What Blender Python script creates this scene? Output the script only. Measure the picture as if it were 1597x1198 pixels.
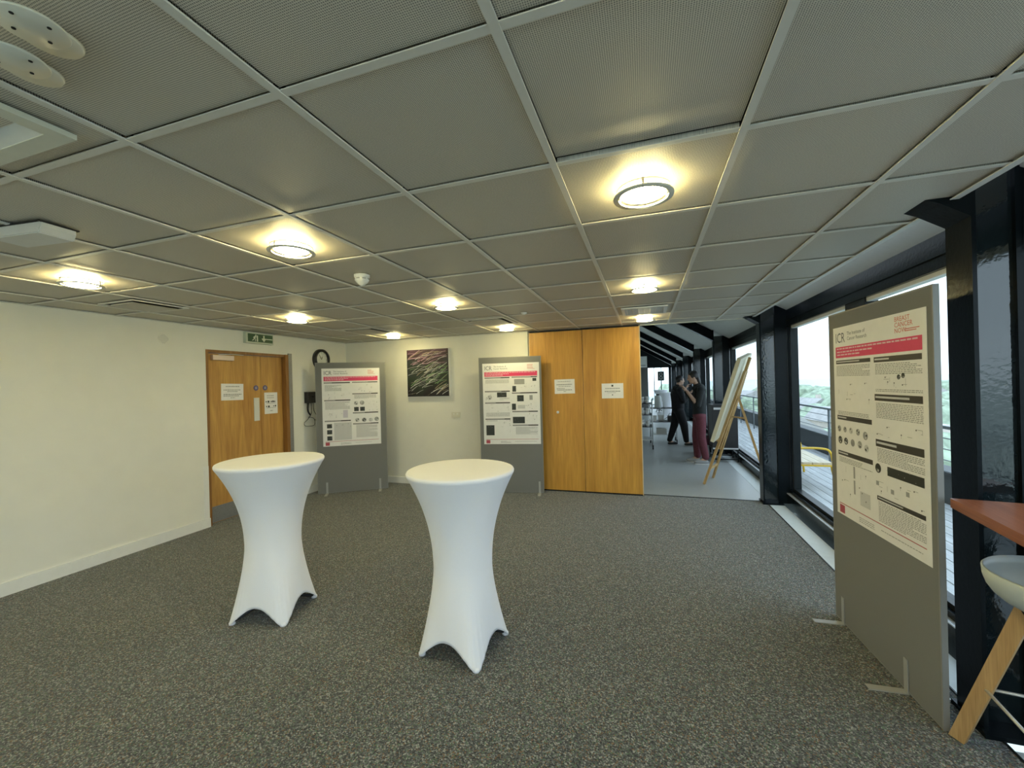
import bpy, bmesh, math, random
from mathutils import Vector, Matrix
for o in list(bpy.data.objects): bpy.data.objects.remove(o)
S = bpy.context.scene; C = S.collection
random.seed(7)
PI = math.pi; R = math.radians
# ------------------------------------------------------------ camera, world, exposure
RM = ((0.950785343, 0.308742352, -0.0261799964), (0.0246976933, 0.00870892065, 0.999657031), (-0.308864463, 0.951105838, -0.000655090161))
cd = bpy.data.cameras.new('camera'); cam = bpy.data.objects.new('camera', cd); C.objects.link(cam)
cd.sensor_fit = 'HORIZONTAL'; cd.sensor_width = 36; cd.lens = 641.11/1597*36; cd.clip_end = 3000; cd.clip_start = .02
m4 = Matrix.Identity(4)
for i in range(3):
    m4[i][0] = RM[0][i]; m4[i][1] = RM[1][i]; m4[i][2] = -RM[2][i]
m4[0][3], m4[1][3], m4[2][3] = 0, 0, 1.6
cam.matrix_world = m4; S.camera = cam
S.view_settings.view_transform = 'Standard'; S.view_settings.look = 'None'; S.view_settings.gamma = 1
S.view_settings.use_curve_mapping = False; S.view_settings.exposure = 1.6
W = bpy.data.worlds.new('sky'); S.world = W; W.use_nodes = True
nt = W.node_tree; bg = nt.nodes['Background']
tc = nt.nodes.new('ShaderNodeTexCoord'); sp = nt.nodes.new('ShaderNodeSeparateXYZ'); rp = nt.nodes.new('ShaderNodeValToRGB')
nt.links.new(tc.outputs['Generated'], sp.inputs[0]); nt.links.new(sp.outputs['Z'], rp.inputs[0]); nt.links.new(rp.outputs[0], bg.inputs['Color'])
rp.color_ramp.elements[0].position = 0.0; rp.color_ramp.elements[0].color = (.66, .77, .88, 1)
rp.color_ramp.elements[1].position = 0.5; rp.color_ramp.elements[1].color = (.64, .77, .95, 1)
bg.inputs['Strength'].default_value = 1.10
LAMP = 30.0
# ------------------------------------------------------------ constants
HC = 2.371; XL = -4.95; YB = 5.92; YF = -3.0; XW = 1.75; XC = 1.38
COLY = [-1.25, 2.35, 5.9, 9.6, 13.3, 17.0, 20.7, 24.4]
# ------------------------------------------------------------ materials
MATS = {}
def mat(name, col, rough=.6, metal=0, noise=0, nscale=20, bump=0, bscale=None, emit=0, spec=.5, stretch=None, coat=0):
    if name in MATS: return MATS[name]
    m = bpy.data.materials.new(name); m.use_nodes = True; n = m.node_tree.nodes; l = m.node_tree.links
    b = n['Principled BSDF']; c = tuple(col) + (1,)
    b.inputs['Roughness'].default_value = rough; b.inputs['Metallic'].default_value = metal
    b.inputs['Specular IOR Level'].default_value = spec; b.inputs['Coat Weight'].default_value = coat
    t = n.new('ShaderNodeTexCoord'); mp = n.new('ShaderNodeMapping'); l.new(t.outputs['Object'], mp.inputs[0])
    if stretch: mp.inputs['Scale'].default_value = stretch
    nz = n.new('ShaderNodeTexNoise'); nz.inputs['Scale'].default_value = nscale; nz.inputs['Detail'].default_value = 4
    l.new(mp.outputs[0], nz.inputs['Vector'])
    r = n.new('ShaderNodeValToRGB'); l.new(nz.outputs['Fac'], r.inputs[0])
    k = noise if noise else .02
    r.color_ramp.elements[0].position = .3; r.color_ramp.elements[1].position = .7
    r.color_ramp.elements[0].color = tuple(x*(1-k) for x in col) + (1,); r.color_ramp.elements[1].color = tuple(min(1, x*(1+k)) for x in col) + (1,)
    l.new(r.outputs[0], b.inputs['Base Color'])
    if bump:
        bz = n.new('ShaderNodeTexNoise'); bz.inputs['Scale'].default_value = bscale or nscale; bz.inputs['Detail'].default_value = 3
        l.new(mp.outputs[0], bz.inputs['Vector'])
        bp = n.new('ShaderNodeBump'); bp.inputs['Strength'].default_value = bump; bp.inputs['Distance'].default_value = .01
        l.new(bz.outputs['Fac'], bp.inputs['Height']); l.new(bp.outputs[0], b.inputs['Normal'])
    if emit:
        b.inputs['Emission Color'].default_value = c; b.inputs['Emission Strength'].default_value = emit
    MATS[name] = m; return m
def wood(name, dark, light, scale=3.0, axis=2, rough=.45, contrast=.5):
    m = bpy.data.materials.new(name); m.use_nodes = True; n = m.node_tree.nodes; l = m.node_tree.links; b = n['Principled BSDF']
    t = n.new('ShaderNodeTexCoord'); mp = n.new('ShaderNodeMapping'); l.new(t.outputs['Object'], mp.inputs[0])
    s = [scale*4]*3; s[axis] = scale*.35; mp.inputs['Scale'].default_value = s
    nz = n.new('ShaderNodeTexNoise'); nz.inputs['Scale'].default_value = 1.0; nz.inputs['Detail'].default_value = 6; nz.inputs['Distortion'].default_value = 1.2
    l.new(mp.outputs[0], nz.inputs['Vector'])
    r = n.new('ShaderNodeValToRGB'); l.new(nz.outputs['Fac'], r.inputs[0])
    r.color_ramp.elements[0].position = .28; r.color_ramp.elements[0].color = tuple(dark)+(1,)
    r.color_ramp.elements[1].position = .72; r.color_ramp.elements[1].color = tuple(light)+(1,)
    mp2 = n.new('ShaderNodeMapping'); l.new(t.outputs['Object'], mp2.inputs[0]); s2 = [scale*40]*3; s2[axis] = scale*1.5; mp2.inputs['Scale'].default_value = s2
    n2 = n.new('ShaderNodeTexNoise'); n2.inputs['Scale'].default_value = 1.0; n2.inputs['Detail'].default_value = 3; l.new(mp2.outputs[0], n2.inputs['Vector'])
    mx = n.new('ShaderNodeMix'); mx.data_type = 'RGBA'; mx.blend_type = 'MULTIPLY'; mx.inputs[0].default_value = contrast
    r2 = n.new('ShaderNodeValToRGB'); l.new(n2.outputs['Fac'], r2.inputs[0]); r2.color_ramp.elements[0].position = .3; r2.color_ramp.elements[0].color = (.62, .55, .45, 1); r2.color_ramp.elements[1].position = .6
    l.new(r.outputs[0], mx.inputs[6]); l.new(r2.outputs[0], mx.inputs[7]); l.new(mx.outputs[2], b.inputs['Base Color'])
    b.inputs['Roughness'].default_value = rough; MATS[name] = m; return m
def carpet_mat():
    m = bpy.data.materials.new('carpet_loop'); m.use_nodes = True; n = m.node_tree.nodes; l = m.node_tree.links; b = n['Principled BSDF']
    t = n.new('ShaderNodeTexCoord')
    v = n.new('ShaderNodeTexVoronoi'); v.inputs['Scale'].default_value = 175; l.new(t.outputs['Object'], v.inputs['Vector'])
    sep = n.new('ShaderNodeSeparateColor'); l.new(v.outputs['Color'], sep.inputs[0])
    r = n.new('ShaderNodeValToRGB'); r.color_ramp.interpolation = 'CONSTANT'; l.new(sep.outputs[0], r.inputs[0])
    stops = [(0, (.022, .024, .026)), (.26, (.062, .068, .067)), (.46, (.19, .11, .05)), (.54, (.10, .11, .108)), (.66, (.085, .145, .085)), (.76, (.17, .185, .18)), (.88, (.33, .33, .30))]
    e = r.color_ramp.elements; e[0].position = 0; e[0].color = stops[0][1]+(1,); e[1].position = stops[1][0]; e[1].color = stops[1][1]+(1,)
    for p, c in stops[2:]:
        k = e.new(p); k.color = c+(1,)
    nz = n.new('ShaderNodeTexNoise'); nz.inputs['Scale'].default_value = 45; nz.inputs['Detail'].default_value = 5; l.new(t.outputs['Object'], nz.inputs['Vector'])
    mr = n.new('ShaderNodeMapRange'); mr.inputs[1].default_value = .3; mr.inputs[2].default_value = .7; mr.inputs[3].default_value = .62; mr.inputs[4].default_value = 1.10; l.new(nz.outputs['Fac'], mr.inputs[0])
    mx = n.new('ShaderNodeMix'); mx.data_type = 'RGBA'; mx.blend_type = 'MULTIPLY'; mx.inputs[0].default_value = 1
    l.new(r.outputs[0], mx.inputs[6]); l.new(mr.outputs[0], mx.inputs[7]); l.new(mx.outputs[2], b.inputs['Base Color'])
    b.inputs['Roughness'].default_value = .95; b.inputs['Specular IOR Level'].default_value = .15
    b.inputs['Sheen Weight'].default_value = .25; b.inputs['Sheen Roughness'].default_value = .6
    bp = n.new('ShaderNodeBump'); bp.inputs['Strength'].default_value = .6; bp.inputs['Distance'].default_value = .004
    l.new(v.outputs['Distance'], bp.inputs['Height']); l.new(bp.outputs[0], b.inputs['Normal']); return m
def perf_mat():
    m = bpy.data.materials.new('perforated_tile'); m.use_nodes = True; n = m.node_tree.nodes; l = m.node_tree.links; b = n['Principled BSDF']
    t = n.new('ShaderNodeTexCoord'); v = n.new('ShaderNodeTexVoronoi'); v.inputs['Scale'].default_value = 190; v.inputs['Randomness'].default_value = .10; v.voronoi_dimensions = '2D'
    l.new(t.outputs['Object'], v.inputs['Vector'])
    r = n.new('ShaderNodeValToRGB'); l.new(v.outputs['Distance'], r.inputs[0])
    r.color_ramp.elements[0].position = .22; r.color_ramp.elements[0].color = (.21, .20, .17, 1); r.color_ramp.elements[1].position = .40; r.color_ramp.elements[1].color = (.74, .685, .58, 1)
    l.new(r.outputs[0], b.inputs['Base Color']); b.inputs['Roughness'].default_value = .5; return m
def glass_mat():
    m = bpy.data.materials.new('clear_glass'); m.use_nodes = True; n = m.node_tree.nodes; l = m.node_tree.links; n.remove(n['Principled BSDF'])
    out = n['Material Output']; tr = n.new('ShaderNodeBsdfTransparent'); tr.inputs[0].default_value = (.93, .97, .96, 1)
    gl = n.new('ShaderNodeBsdfGlossy'); gl.inputs['Roughness'].default_value = .02; lw = n.new('ShaderNodeLayerWeight'); pw = n.new('ShaderNodeMath'); pw.operation = 'POWER'; pw.inputs[1].default_value = 5; l.new(lw.outputs['Facing'], pw.inputs[0]); fr = n.new('ShaderNodeMath'); fr.operation = 'MULTIPLY_ADD'; fr.inputs[1].default_value = .45; fr.inputs[2].default_value = .025; l.new(pw.outputs[0], fr.inputs[0])
    mx = n.new('ShaderNodeMixShader'); l.new(fr.outputs[0], mx.inputs[0]); l.new(tr.outputs[0], mx.inputs[1]); l.new(gl.outputs[0], mx.inputs[2]); l.new(mx.outputs[0], out.inputs[0])
    return m
M_wall = mat('wall_paint', (.80, .79, .71), .8, noise=.015, nscale=6, bump=.05, bscale=150)
M_white = mat('white_gloss_paint', (.82, .82, .78), .4)
M_carpet = carpet_mat(); M_tile = perf_mat(); M_glass = glass_mat()
M_bar = mat('ceiling_grid_bar', (.78, .76, .69), .45)
M_dark = mat('shadow_gap_black', (.01, .01, .01), .8)
M_steel = mat('black_gloss_steel', (.006, .009, .011), .22, noise=.1, nscale=60, bump=.10, bscale=45, spec=.12)
M_gloss = mat('black_gloss_paint_web', (.010, .016, .018), .06, noise=.1, nscale=60, bump=.10, bscale=40, spec=.9)
M_frame = mat('dark_window_frame', (.012, .015, .016), .35, noise=.05, spec=.2)
M_plaster = mat('sloped_plasterboard', (.74, .74, .68), .85)
M_vinyl = mat('grey_vinyl', (.37, .38, .365), .35, noise=.05, nscale=40)
M_vinylr = mat('pale_floor_trim', (.62, .66, .64), .5, noise=.04)
M_oak = wood('oak_door_veneer', (.42, .20, .045), (.66, .38, .10), 2.6)
M_oak2 = wood('oak_partition_veneer', (.50, .235, .028), (.70, .37, .055), 2.0)
M_oakf = wood('oak_frame_timber', (.24, .11, .025), (.36, .17, .04), 3)
M_alu = mat('brushed_aluminium', (.70, .71, .70), .38, .55, noise=.05, nscale=80)
M_kick = mat('steel_kick_plate', (.33, .33, .32), .4, .6, noise=.08, nscale=60)
M_felt = mat('grey_felt', (.20, .20, .188), .95, noise=.05, nscale=300, bump=.15, bscale=500)
M_cloth = mat('white_stretch_fabric', (.86, .86, .895), .75, noise=.01, nscale=200, bump=.05, bscale=400)
M_paper = mat('white_paper', (.84, .83, .81), .55)
M_pink = mat('crimson_print', (.72, .045, .14), .5)
M_ink = mat('black_ink', (.03, .035, .03), .55)
M_grey = mat('grey_print', (.34, .34, .33), .6)
M_lgrey = mat('pale_grey_print', (.60, .60, .59), .6)
M_lil = mat('lilac_print', (.62, .58, .66), .6)
M_blk = mat('black_plastic', (.012, .012, .013), .4)
M_emit = mat('lamp_diffuser', (1.0, .88, .45), .5, emit=LAMP)
M_opal = mat('frosted_glass_disc', (.75, .73, .62), .3)
M_sign = mat('exit_sign_green', (.012, .075, .022), .4)
M_signw = mat('exit_sign_pictogram', (.70, .80, .66), .5)
# ------------------------------------------------------------ helpers
def link(name, me, m=None, parent=None, loc=None):
    o = bpy.data.objects.new(name, me); C.objects.link(o)
    if m is not None:
        for k in (m if isinstance(m, (list, tuple)) else [m]): me.materials.append(k)
    if parent is not None: o.parent = parent
    if loc is not None: o.location = loc
    return o
def obj(name, bm, m, parent=None, smooth=False, loc=None, bevel=0, matrix=None):
    if bevel:
        es = [e for e in bm.edges if e.calc_length() > bevel*2.5 and len(e.link_faces) == 2 and e.calc_face_angle(0) > .8]
        if es: bmesh.ops.bevel(bm, geom=es, offset=bevel, segments=2, affect='EDGES')
    me = bpy.data.meshes.new(name); bm.normal_update(); bm.to_mesh(me); bm.free()
    if smooth:
        for p in me.polygons: p.use_smooth = True
    o = link(name, me, m, parent, loc)
    if matrix is not None: o.matrix_local = matrix
    return o
def tag(o, label=None, cat=None, group=None, kind=None):
    if label: o['label'] = label
    if cat: o['category'] = cat
    if group: o['group'] = group
    if kind: o['kind'] = kind
    return o
def empty(name, label, cat, loc=(0, 0, 0), rz=0, group=None):
    o = bpy.data.objects.new(name, None); C.objects.link(o); o.location = loc; o.rotation_euler = (0, 0, rz); o.empty_display_size = .1
    return tag(o, label, cat, group)
def struct(name, bm, m, label=None, **k):
    o = obj(name, bm, m, **k); o['kind'] = 'structure'
    if label: o['label'] = label
    if label: o['category'] = name.rstrip('_0123456789').replace('_', ' ')
    return o
def B(): return bmesh.new()
def box(bm, x0, x1, y0, y1, z0, z1, mi=0, M=None):
    vs = [bm.verts.new((x, y, z)) for x in (x0, x1) for y in (y0, y1) for z in (z0, z1)]
    if M is not None:
        for v in vs: v.co = M @ v.co
    for f in ((0, 1, 3, 2), (4, 6, 7, 5), (0, 4, 5, 1), (2, 3, 7, 6), (0, 2, 6, 4), (1, 5, 7, 3)):
        bm.faces.new([vs[i] for i in f]).material_index = mi
    return bm
def bar(bm, a, b, w, h=None, up=(0, 0, 1), mi=0):
    a = Vector(a); b = Vector(b); d = (b-a); L = d.length; d.normalize(); h = h or w
    u = Vector(up); s = d.cross(u)
    if s.length < 1e-4: s = d.cross(Vector((1, 0, 0)))
    s.normalize(); u = s.cross(d)
    vs = []
    for t in (a, b):
        for i, j in ((-1, -1), (1, -1), (1, 1), (-1, 1)): vs.append(bm.verts.new(t+s*(w/2*i)+u*(h/2*j)))
    for f in ((3, 2, 1, 0), (4, 5, 6, 7), (0, 1, 5, 4), (1, 2, 6, 5), (2, 3, 7, 6), (3, 0, 4, 7)): bm.faces.new([vs[i] for i in f]).material_index = mi
    return bm
def tube(bm, pts, r, n=8, r2=None, caps=True):
    pts = [Vector(p) for p in pts]; rings = []; N = len(pts)
    for i, p in enumerate(pts):
        d = (pts[min(i+1, N-1)]-pts[max(i-1, 0)]).normalized()
        s = d.cross(Vector((0, 0, 1)))
        if s.length < .05: s = d.cross(Vector((1, 0, 0)))
        s.normalize(); u = s.cross(d); rr = r if r2 is None else r+(r2-r)*i/(N-1)
        rings.append([bm.verts.new(p+s*(rr*math.cos(2*PI*k/n))+u*(rr*math.sin(2*PI*k/n))) for k in range(n)])
    for a, b in zip(rings, rings[1:]):
        for k in range(n): bm.faces.new((a[k], a[(k+1) % n], b[(k+1) % n], b[k]))
    if caps: bm.faces.new(rings[0][::-1]); bm.faces.new(rings[-1])
    return bm
def lathe(bm, prof, n=32, c=(0, 0, 0), sx=1, sy=1):
    rings = []
    for r, z in prof:
        if r < 1e-5: rings.append([bm.verts.new((c[0], c[1], c[2]+z))])
        else: rings.append([bm.verts.new((c[0]+sx*r*math.cos(2*PI*k/n), c[1]+sy*r*math.sin(2*PI*k/n), c[2]+z)) for k in range(n)])
    for a, b in zip(rings, rings[1:]):
        for k in range(n):
            A = [a[k % len(a)], a[(k+1) % len(a)]] if len(a) > 1 else [a[0]]
            Bq = [b[(k+1) % len(b)], b[k % len(b)]] if len(b) > 1 else [b[0]]
            if len(A)+len(Bq) > 2: bm.faces.new(A+Bq)
    return bm
def prism(bm, poly, d0, d1, ax='y', mi=0):
    def P(u, v, d): return {'y': (u, d, v), 'x': (d, u, v), 'z': (u, v, d)}[ax]
    a = [bm.verts.new(P(u, v, d0)) for u, v in poly]; b = [bm.verts.new(P(u, v, d1)) for u, v in poly]
    bm.faces.new(a).material_index = mi; bm.faces.new(b[::-1]).material_index = mi; n = len(poly)
    for k in range(n): bm.faces.new((a[k], b[k], b[(k+1) % n], a[(k+1) % n])).material_index = mi
    return bm
def fix(bm): bmesh.ops.recalc_face_normals(bm, faces=bm.faces); return bm
def copy_tree(o, parent=None):
    c = o.copy(); C.objects.link(c); c.parent = parent
    for ch in [x for x in C.objects if x.parent == o]: copy_tree(ch, c)
    return c
def text_into(bm, s, x, y, size, plane, mi=0, squeeze=1.0):
    """lettering as flat outlines added to bm; plane(u, v) gives the 3D point"""
    cu = bpy.data.curves.new('lettering', 'FONT'); cu.body = s; cu.size = size; cu.fill_mode = 'FRONT'; cu.resolution_u = 2
    to = bpy.data.objects.new('lettering', cu); C.objects.link(to)
    bpy.context.view_layer.update(); me = bpy.data.meshes.new_from_object(to.evaluated_get(bpy.context.evaluated_depsgraph_get()))
    vs = [bm.verts.new(plane(x+v.co.x*squeeze, y+v.co.y)) for v in me.vertices]
    for p in me.polygons:
        try: bm.faces.new([vs[i] for i in p.vertices]).material_index = mi
        except ValueError: pass
    bpy.data.objects.remove(to); bpy.data.meshes.remove(me); bpy.data.curves.remove(cu)
# ------------------------------------------------------------ room shell
struct('floor', box(B(), XL-.2, 1.43, YF, 6.03, -.15, 0), M_carpet, 'dark speckled loop carpet across the meeting room')
struct('floor_vinyl', box(B(), -2.4, 1.46, 6.03, 28.2, -.15, -.002), M_vinyl, 'smooth grey vinyl floor of the corridor beyond the oak partition')
b = B(); box(b, 1.43, 1.60, 2.62, 5.86, -.15, .002); box(b, 1.46, 1.72, 6.1, 28.0, -.15, .0)
struct('trim_1', b, M_vinylr, 'pale strip along the floor edge under the windows')
b = B(); box(b, 1.432, 1.60, -1.1, 2.30, -.15, -.012)
for i in range(130): box(b, 1.435, 1.598, -1.08+i*.0225, -1.08+i*.0225+.010, -.012, .004)
struct('trim_2', b, M_vinylr, 'ribbed pale trench grille in the floor below the high table')
struct('trim_3', bar(bar(B(), (1.43, -1.1, .002), (1.43, 5.9, .002), .008, .008), (-.1, 6.03, .002), (1.4, 6.03, .002), .02, .006), M_frame, 'dark metal edge strip where the carpet stops')
# left wall with door opening
D0, D1, DZ = 3.514, 4.69, 2.105
b = B(); box(b, XL-.2, XL, YF, D0, 0, 2.9); box(b, XL-.2, XL, D1, YB+.2, 0, 2.9); box(b, XL-.2, XL, D0, D1, DZ, 2.9)
struct('wall_left', b, M_wall, 'off-white painted wall on the left with the double door')
struct('wall_back', box(B(), XL, -1.66, YB, YB+.18, 0, 2.9), M_wall, 'off-white back wall with the hanging picture')
struct('wall_front', box(box(box(box(B(), XL-.2, -3.6, YF-.2, YF, 0, 2.9), 1.6, 1.9, YF-.2, YF, 0, 2.9), -3.6, 1.6, YF-.2, YF, 2.25, 2.9), -3.6, 1.6, YF-.2, YF, 0, .2), M_wall, 'off-white wall behind the viewpoint')
b = B(); box(b, XL, XL+.018, YF, D0, 0, .105); box(b, XL, XL+.018, D1+.06, YB, 0, .105)
struct('baseboard_left', b, M_white, 'white skirting board along the left wall', bevel=.004)
struct('baseboard_back', box(B(), XL+.018, -1.66, YB-.018, YB, 0, .105), M_white, 'white skirting board under the hanging picture', bevel=.004)
struct('trim_4', box(box(B(), XL, XL+.004, 3.455, D0, .105, .72), XL-.10, XL, D0-.001, D0+.003, .0, .72), M_white, 'white corner guard low beside the left door')
# bulkhead over the partition, with sloped roof of the corridor behind
# suspended ceiling
XE = 1.335; GX, GY = -.2904, .8412
b = B()
nx0 = int(math.floor((XL-GX)/.6)); ny0 = int(math.floor((YF-GY)/.6))
for i in range(nx0, 4):
    for j in range(ny0, 10):
        x0 = max(GX+i*.6, XL)+.010; x1 = min(GX+i*.6+.6, XE)-.010; y0 = max(GY+j*.6, YF)+.010; y1 = min(GY+j*.6+.6, 6.06)-.010
        if x1-x0 < .02 or y1-y0 < .02: continue
        dz = 0
        box(b, x0, x1, y0, y1, HC+.010, HC+.03)
        if (i, j) == (0, 0):
            for v in list(b.verts)[-8:]:
                if v.co.y > y1-.01: v.co.z += .012
struct('ceiling', b, M_tile, 'grey perforated metal ceiling tiles in a square grid')
b = B()
for i in range(nx0, 4):
    x = GX+i*.6
    if XL+.02 < x < XE-.02: box(b, x-.012, x+.012, YF, 6.06, HC-.002, HC+.003)
for j in range(ny0, 10):
    y = GY+j*.6
    if YF+.02 < y < 6.04: box(b, XL, XE, y-.012, y+.012, HC, HC+.003)
box(b, XL, XL+.02, YF, YB, HC, HC+.004); box(b, XL, -1.66, YB-.02, YB, HC, HC+.004); box(b, XL, XE, 6.045, 6.065, HC-.004, HC+.03)
struct('trim_5', b, M_bar, 'pale grid bars between the ceiling tiles')
struct('ceiling_void', box(B(), XL-.2, XE, YF, 6.06, HC+.034, HC+.05), M_dark)
struct('trim_6', bar(box(B(), XE, XE+.006, YF, 6.06, HC-.004, HC+.16), (XE-.012, YF, HC-.002), (XE-.012, 6.06, HC-.002), .03, .004), M_white, 'white edge trim where the tiled ceiling stops by the windows')
# sloped roof lining (one plane from the eaves up), both rooms
SL = .6
def zs(x): return 2.64-SL*(x-1.36)
def slope(bm, x0, x1, y0, y1, t=.12):
    prism(bm, [(x0, zs(x0)), (x1, zs(x1)), (x1, zs(x1)+t), (x0, zs(x0)+t)], y0, y1, 'y'); return bm
b = B(); slope(b, 1.25, 1.9, YF, 6.06); slope(b, -2.2, 1.9, 6.06, 28)
struct('ceiling_sloped', fix(b), M_plaster, 'white sloped roof lining between the black rafters')
b = B(); prism(b, [(-1.66, HC+.05), (1.34, HC+.05), (1.34, zs(1.34)+.01), (-1.66, zs(-1.66)+.01)], 6.06, 6.12, 'y')
box(b, -2.4, -1.66, 6.02, 6.12, 0, 4.9)
struct('wall_bulkhead', fix(b), M_wall, 'white bulkhead above the corridor opening')
struct('wall_corridor', box(B(), -2.4, -2.2, 6.06, 28.2, 0, 5.2), M_wall, 'off-white corridor wall out of direct view')
# eaves beam, plinth
b = B(); box(b, 1.70, 1.84, YF, 28, 2.225, 2.46); box(b, 1.685, 1.70, YF, 28, 2.30, 2.315)
struct('eaves_beam', b, M_steel, 'black steel eaves beam above the windows')
b = B(); box(b, 1.66, 1.84, YF, 28, 0-.1, .13); box(b, 1.69, 1.84, YF, 28, .13, .175)
struct('window_plinth', b, M_steel, 'black plinth under the windows')
struct('trim_7', box(B(), 1.655, 1.69, YF, 28, .128, .136), M_alu, 'thin metal edge on the window plinth')
# steel columns with rafters
def column(y, idx, room2):
    b = B()
    box(b, XC, XC+.016, y, y+.165, 0, zs(XC)); box(b, 1.562, 1.58, y+.055, y+.185, 0, 2.5); box(b, XC+.016, 1.562, y+.075, y+.09, 0, 2.5, 1)
    box(b, XC-.01, 1.60, y-.025, y+.19, 0, .022)
    box(b, 1.58, 1.70, y+.075, y+.135, 0, 2.5)
    o = struct('steel_column', fix(b), [M_steel, M_gloss], ('black glossy steel column beside the high table' if idx == 1 else 'black glossy steel column at the end of the carpet' if idx == 2 else 'black steel column number %s along the corridor windows' % ['', '', '', 'one', 'two', 'three', 'four', 'five'][idx]) if idx else 'black steel column behind the viewpoint')
    o['category'] = 'column'
    # rafter: I section following the roof slope
    r = B(); xt = -2.2 if room2 else 1.18
    def zl(x, off): return zs(x)-off
    d0 = .21
    prism(r, [(xt, zl(xt, d0)), (XC+.005, zl(XC, d0)), (XC+.005, zl(XC, 0)), (xt, zl(xt, 0))], y+.07, y+.09, 'y')
    prism(r, [(xt, zl(xt, d0+.016)), (XC+.005, zl(XC, d0+.016)), (XC+.005, zl(XC, d0)), (xt, zl(xt, d0))], y, y+.165, 'y')
    q = struct('steel_rafter', fix(r), M_steel, 'black sloping rafter on top of steel column %d from the front' % (idx+1)); q['category'] = 'rafter'
for i, y in enumerate(COLY): column(y, i, i > 2 or False)
# knee plates where the columns pass the ceiling edge
b = B()
for y in COLY[:3]:
    prism(b, [(1.20, HC+.02), (1.27, HC-.012), (XC, HC-.085), (XC, HC+.02)], y, y+.165, 'y')
struct('haunch_plate', fix(b), M_steel, 'black haunch plates where columns meet the ceiling')
# ------------------------------------------------------------ windows
def window(idx, y0, y1, mull=None):
    lab = 'dark framed window bay %d from the front overlooking the terrace' % idx
    root = empty('window_%d' % idx, lab, 'window', (XW, (y0+y1)/2, 0)); root['kind'] = 'structure'
    yc = (y0+y1)/2; f = B(); w = .05
    z0, z1 = .175, 2.225
    box(f, -.03, .05, y0-yc, y0-yc+w, z0, z1); box(f, -.03, .05, y1-yc-w, y1-yc, z0, z1)
    box(f, -.03, .05, y0-yc+w, y1-yc-w, z0, z0+.03)
    panes = []
    if mull:
        a, c = mull; box(f, -.03, .06, a-yc, c-yc, z0+.03, z1); panes = [(y0+w, a), (c, y1-w)]
    else: panes = [(y0+w, y1-w)]
    obj('window_frame', f, M_frame, root, bevel=.004)
    t = B()
    for a, c in panes: box(t, -.02, .04, a-yc, c-yc, z1-.03, z1)
    obj('head_trim', t, M_white, root)
    for a, c in panes: obj('pane', box(B(), .008, .014, a-yc, c-yc, z0+.03, z1-.03), M_glass, root)
window(1, -1.08, 2.36); window(0, -2.98, -1.08)
b = B()
for x in (-3.6, -1.9, -.15, 1.55): box(b, x, x+.05, YF-.12, YF-.05, .2, 2.25)
box(b, -3.55, 1.55, YF-.12, YF-.05, .2, .24); box(b, -3.55, 1.55, YF-.12, YF-.05, 2.21, 2.25)
wf = struct('window_10', b, M_frame, 'glazed end of the room behind the viewpoint')
obj('pane', box(B(), -3.55, 1.55, YF-.09, YF-.085, .24, 2.21), M_glass, wf)
window(2, 2.5, 5.96, (4.09, 4.44))
for k in range(2, 7): window(k+1, COLY[k]+.13, COLY[k+1]+.02)
window(8, 24.55, 27.95)
# end glazing of the corridor
b = B(); box(b, -2.4, .12, 28, 28.15, 0, 5.2); box(b, .12, 1.9, 28, 28.15, 2.42, 5.2); box(b, 1.45, 1.9, 28, 28.15, 0, 2.42)
struct('wall_end', b, M_frame, 'dark far end wall of the corridor around its glazing')
b = B()
for x in (.12, .52, .95, 1.41): box(b, x, x+.04, 28.02, 28.08, 0, 2.42)
for z in (0, 2.38): box(b, .12, 1.45, 28.02, 28.08, z, z+.04)
w9 = struct('window_9', b, M_frame, 'bright full-height glazing at the far end of the corridor')
obj('pane', box(B(), .16, 1.41, 28.045, 28.05, .04, 2.38), M_glass, w9)
# ------------------------------------------------------------ left double door
d = empty('door_1', 'oak veneered double door with notices in the left wall', 'door', (XL-.06, D0, 0)); d['kind'] = 'structure'
f = B(); jl = .035
box(f, -.10, .055, 0, jl, 0, DZ); box(f, -.10, .075, 1.125, 1.176, 0, DZ); box(f, -.10, .055, jl, 1.125, DZ-jl, DZ)
obj('door_frame', f, M_oakf, d, bevel=.003)
obj('architrave', box(B(), .06, .078, 1.176, 1.236, 0, 2.125), M_kick, d)
for a, c, nm in ((.04, .772, 'active'), (.776, 1.122, 'slave')):
    l_ = obj('door_leaf', box(B(), -.045, 0, a, c, .006, DZ-jl-.004), M_oak, d, bevel=.002)
    obj('kick_plate', box(B(), 0, .003, a+.01, c-.01, .012, .205), M_kick, l_)
cl = B(); box(cl, 0, .045, .10, .37, 1.985, 2.045)
co = obj('door_closer', cl, mat('pinkish_metal_closer', (.70, .58, .52), .35, .3), d, bevel=.006)
obj('closer_arm', bar(bar(B(), (.03, .18, 2.055), (.055, .34, 2.062), .018, .006), (.055, .34, 2.062), (.01, .52, 2.062), .018, .006), M_alu, co)
obj('push_plate', box(B(), 0, .006, .665, .745, 1.19, 1.50), mat('satin_white_metal', (.70, .71, .66), .4, .1), d, bevel=.002)
for yy in (.702, .842):
    s = B(); lathe(s, [(0, 0), (.036, 0), (.036, .002), (0, .002)], 24)
    for v in s.verts: v.co = Vector((v.co.z+.001, yy+v.co.x, 1.633+v.co.y))
    o = obj('fire_door_sticker', fix(s), mat('blue_sticker', (.10, .09, .22), .5), d)
    s = B()
    for k in range(4): box(s, .0035, .004, yy-.016, yy+.016, 1.618+k*.008, 1.621+k*.008)
    bar(s, (.0036, yy-.014, 1.645), (.0036, yy+.014, 1.655), .004, .001)
    obj('sticker_print', s, M_lgrey, o)
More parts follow.
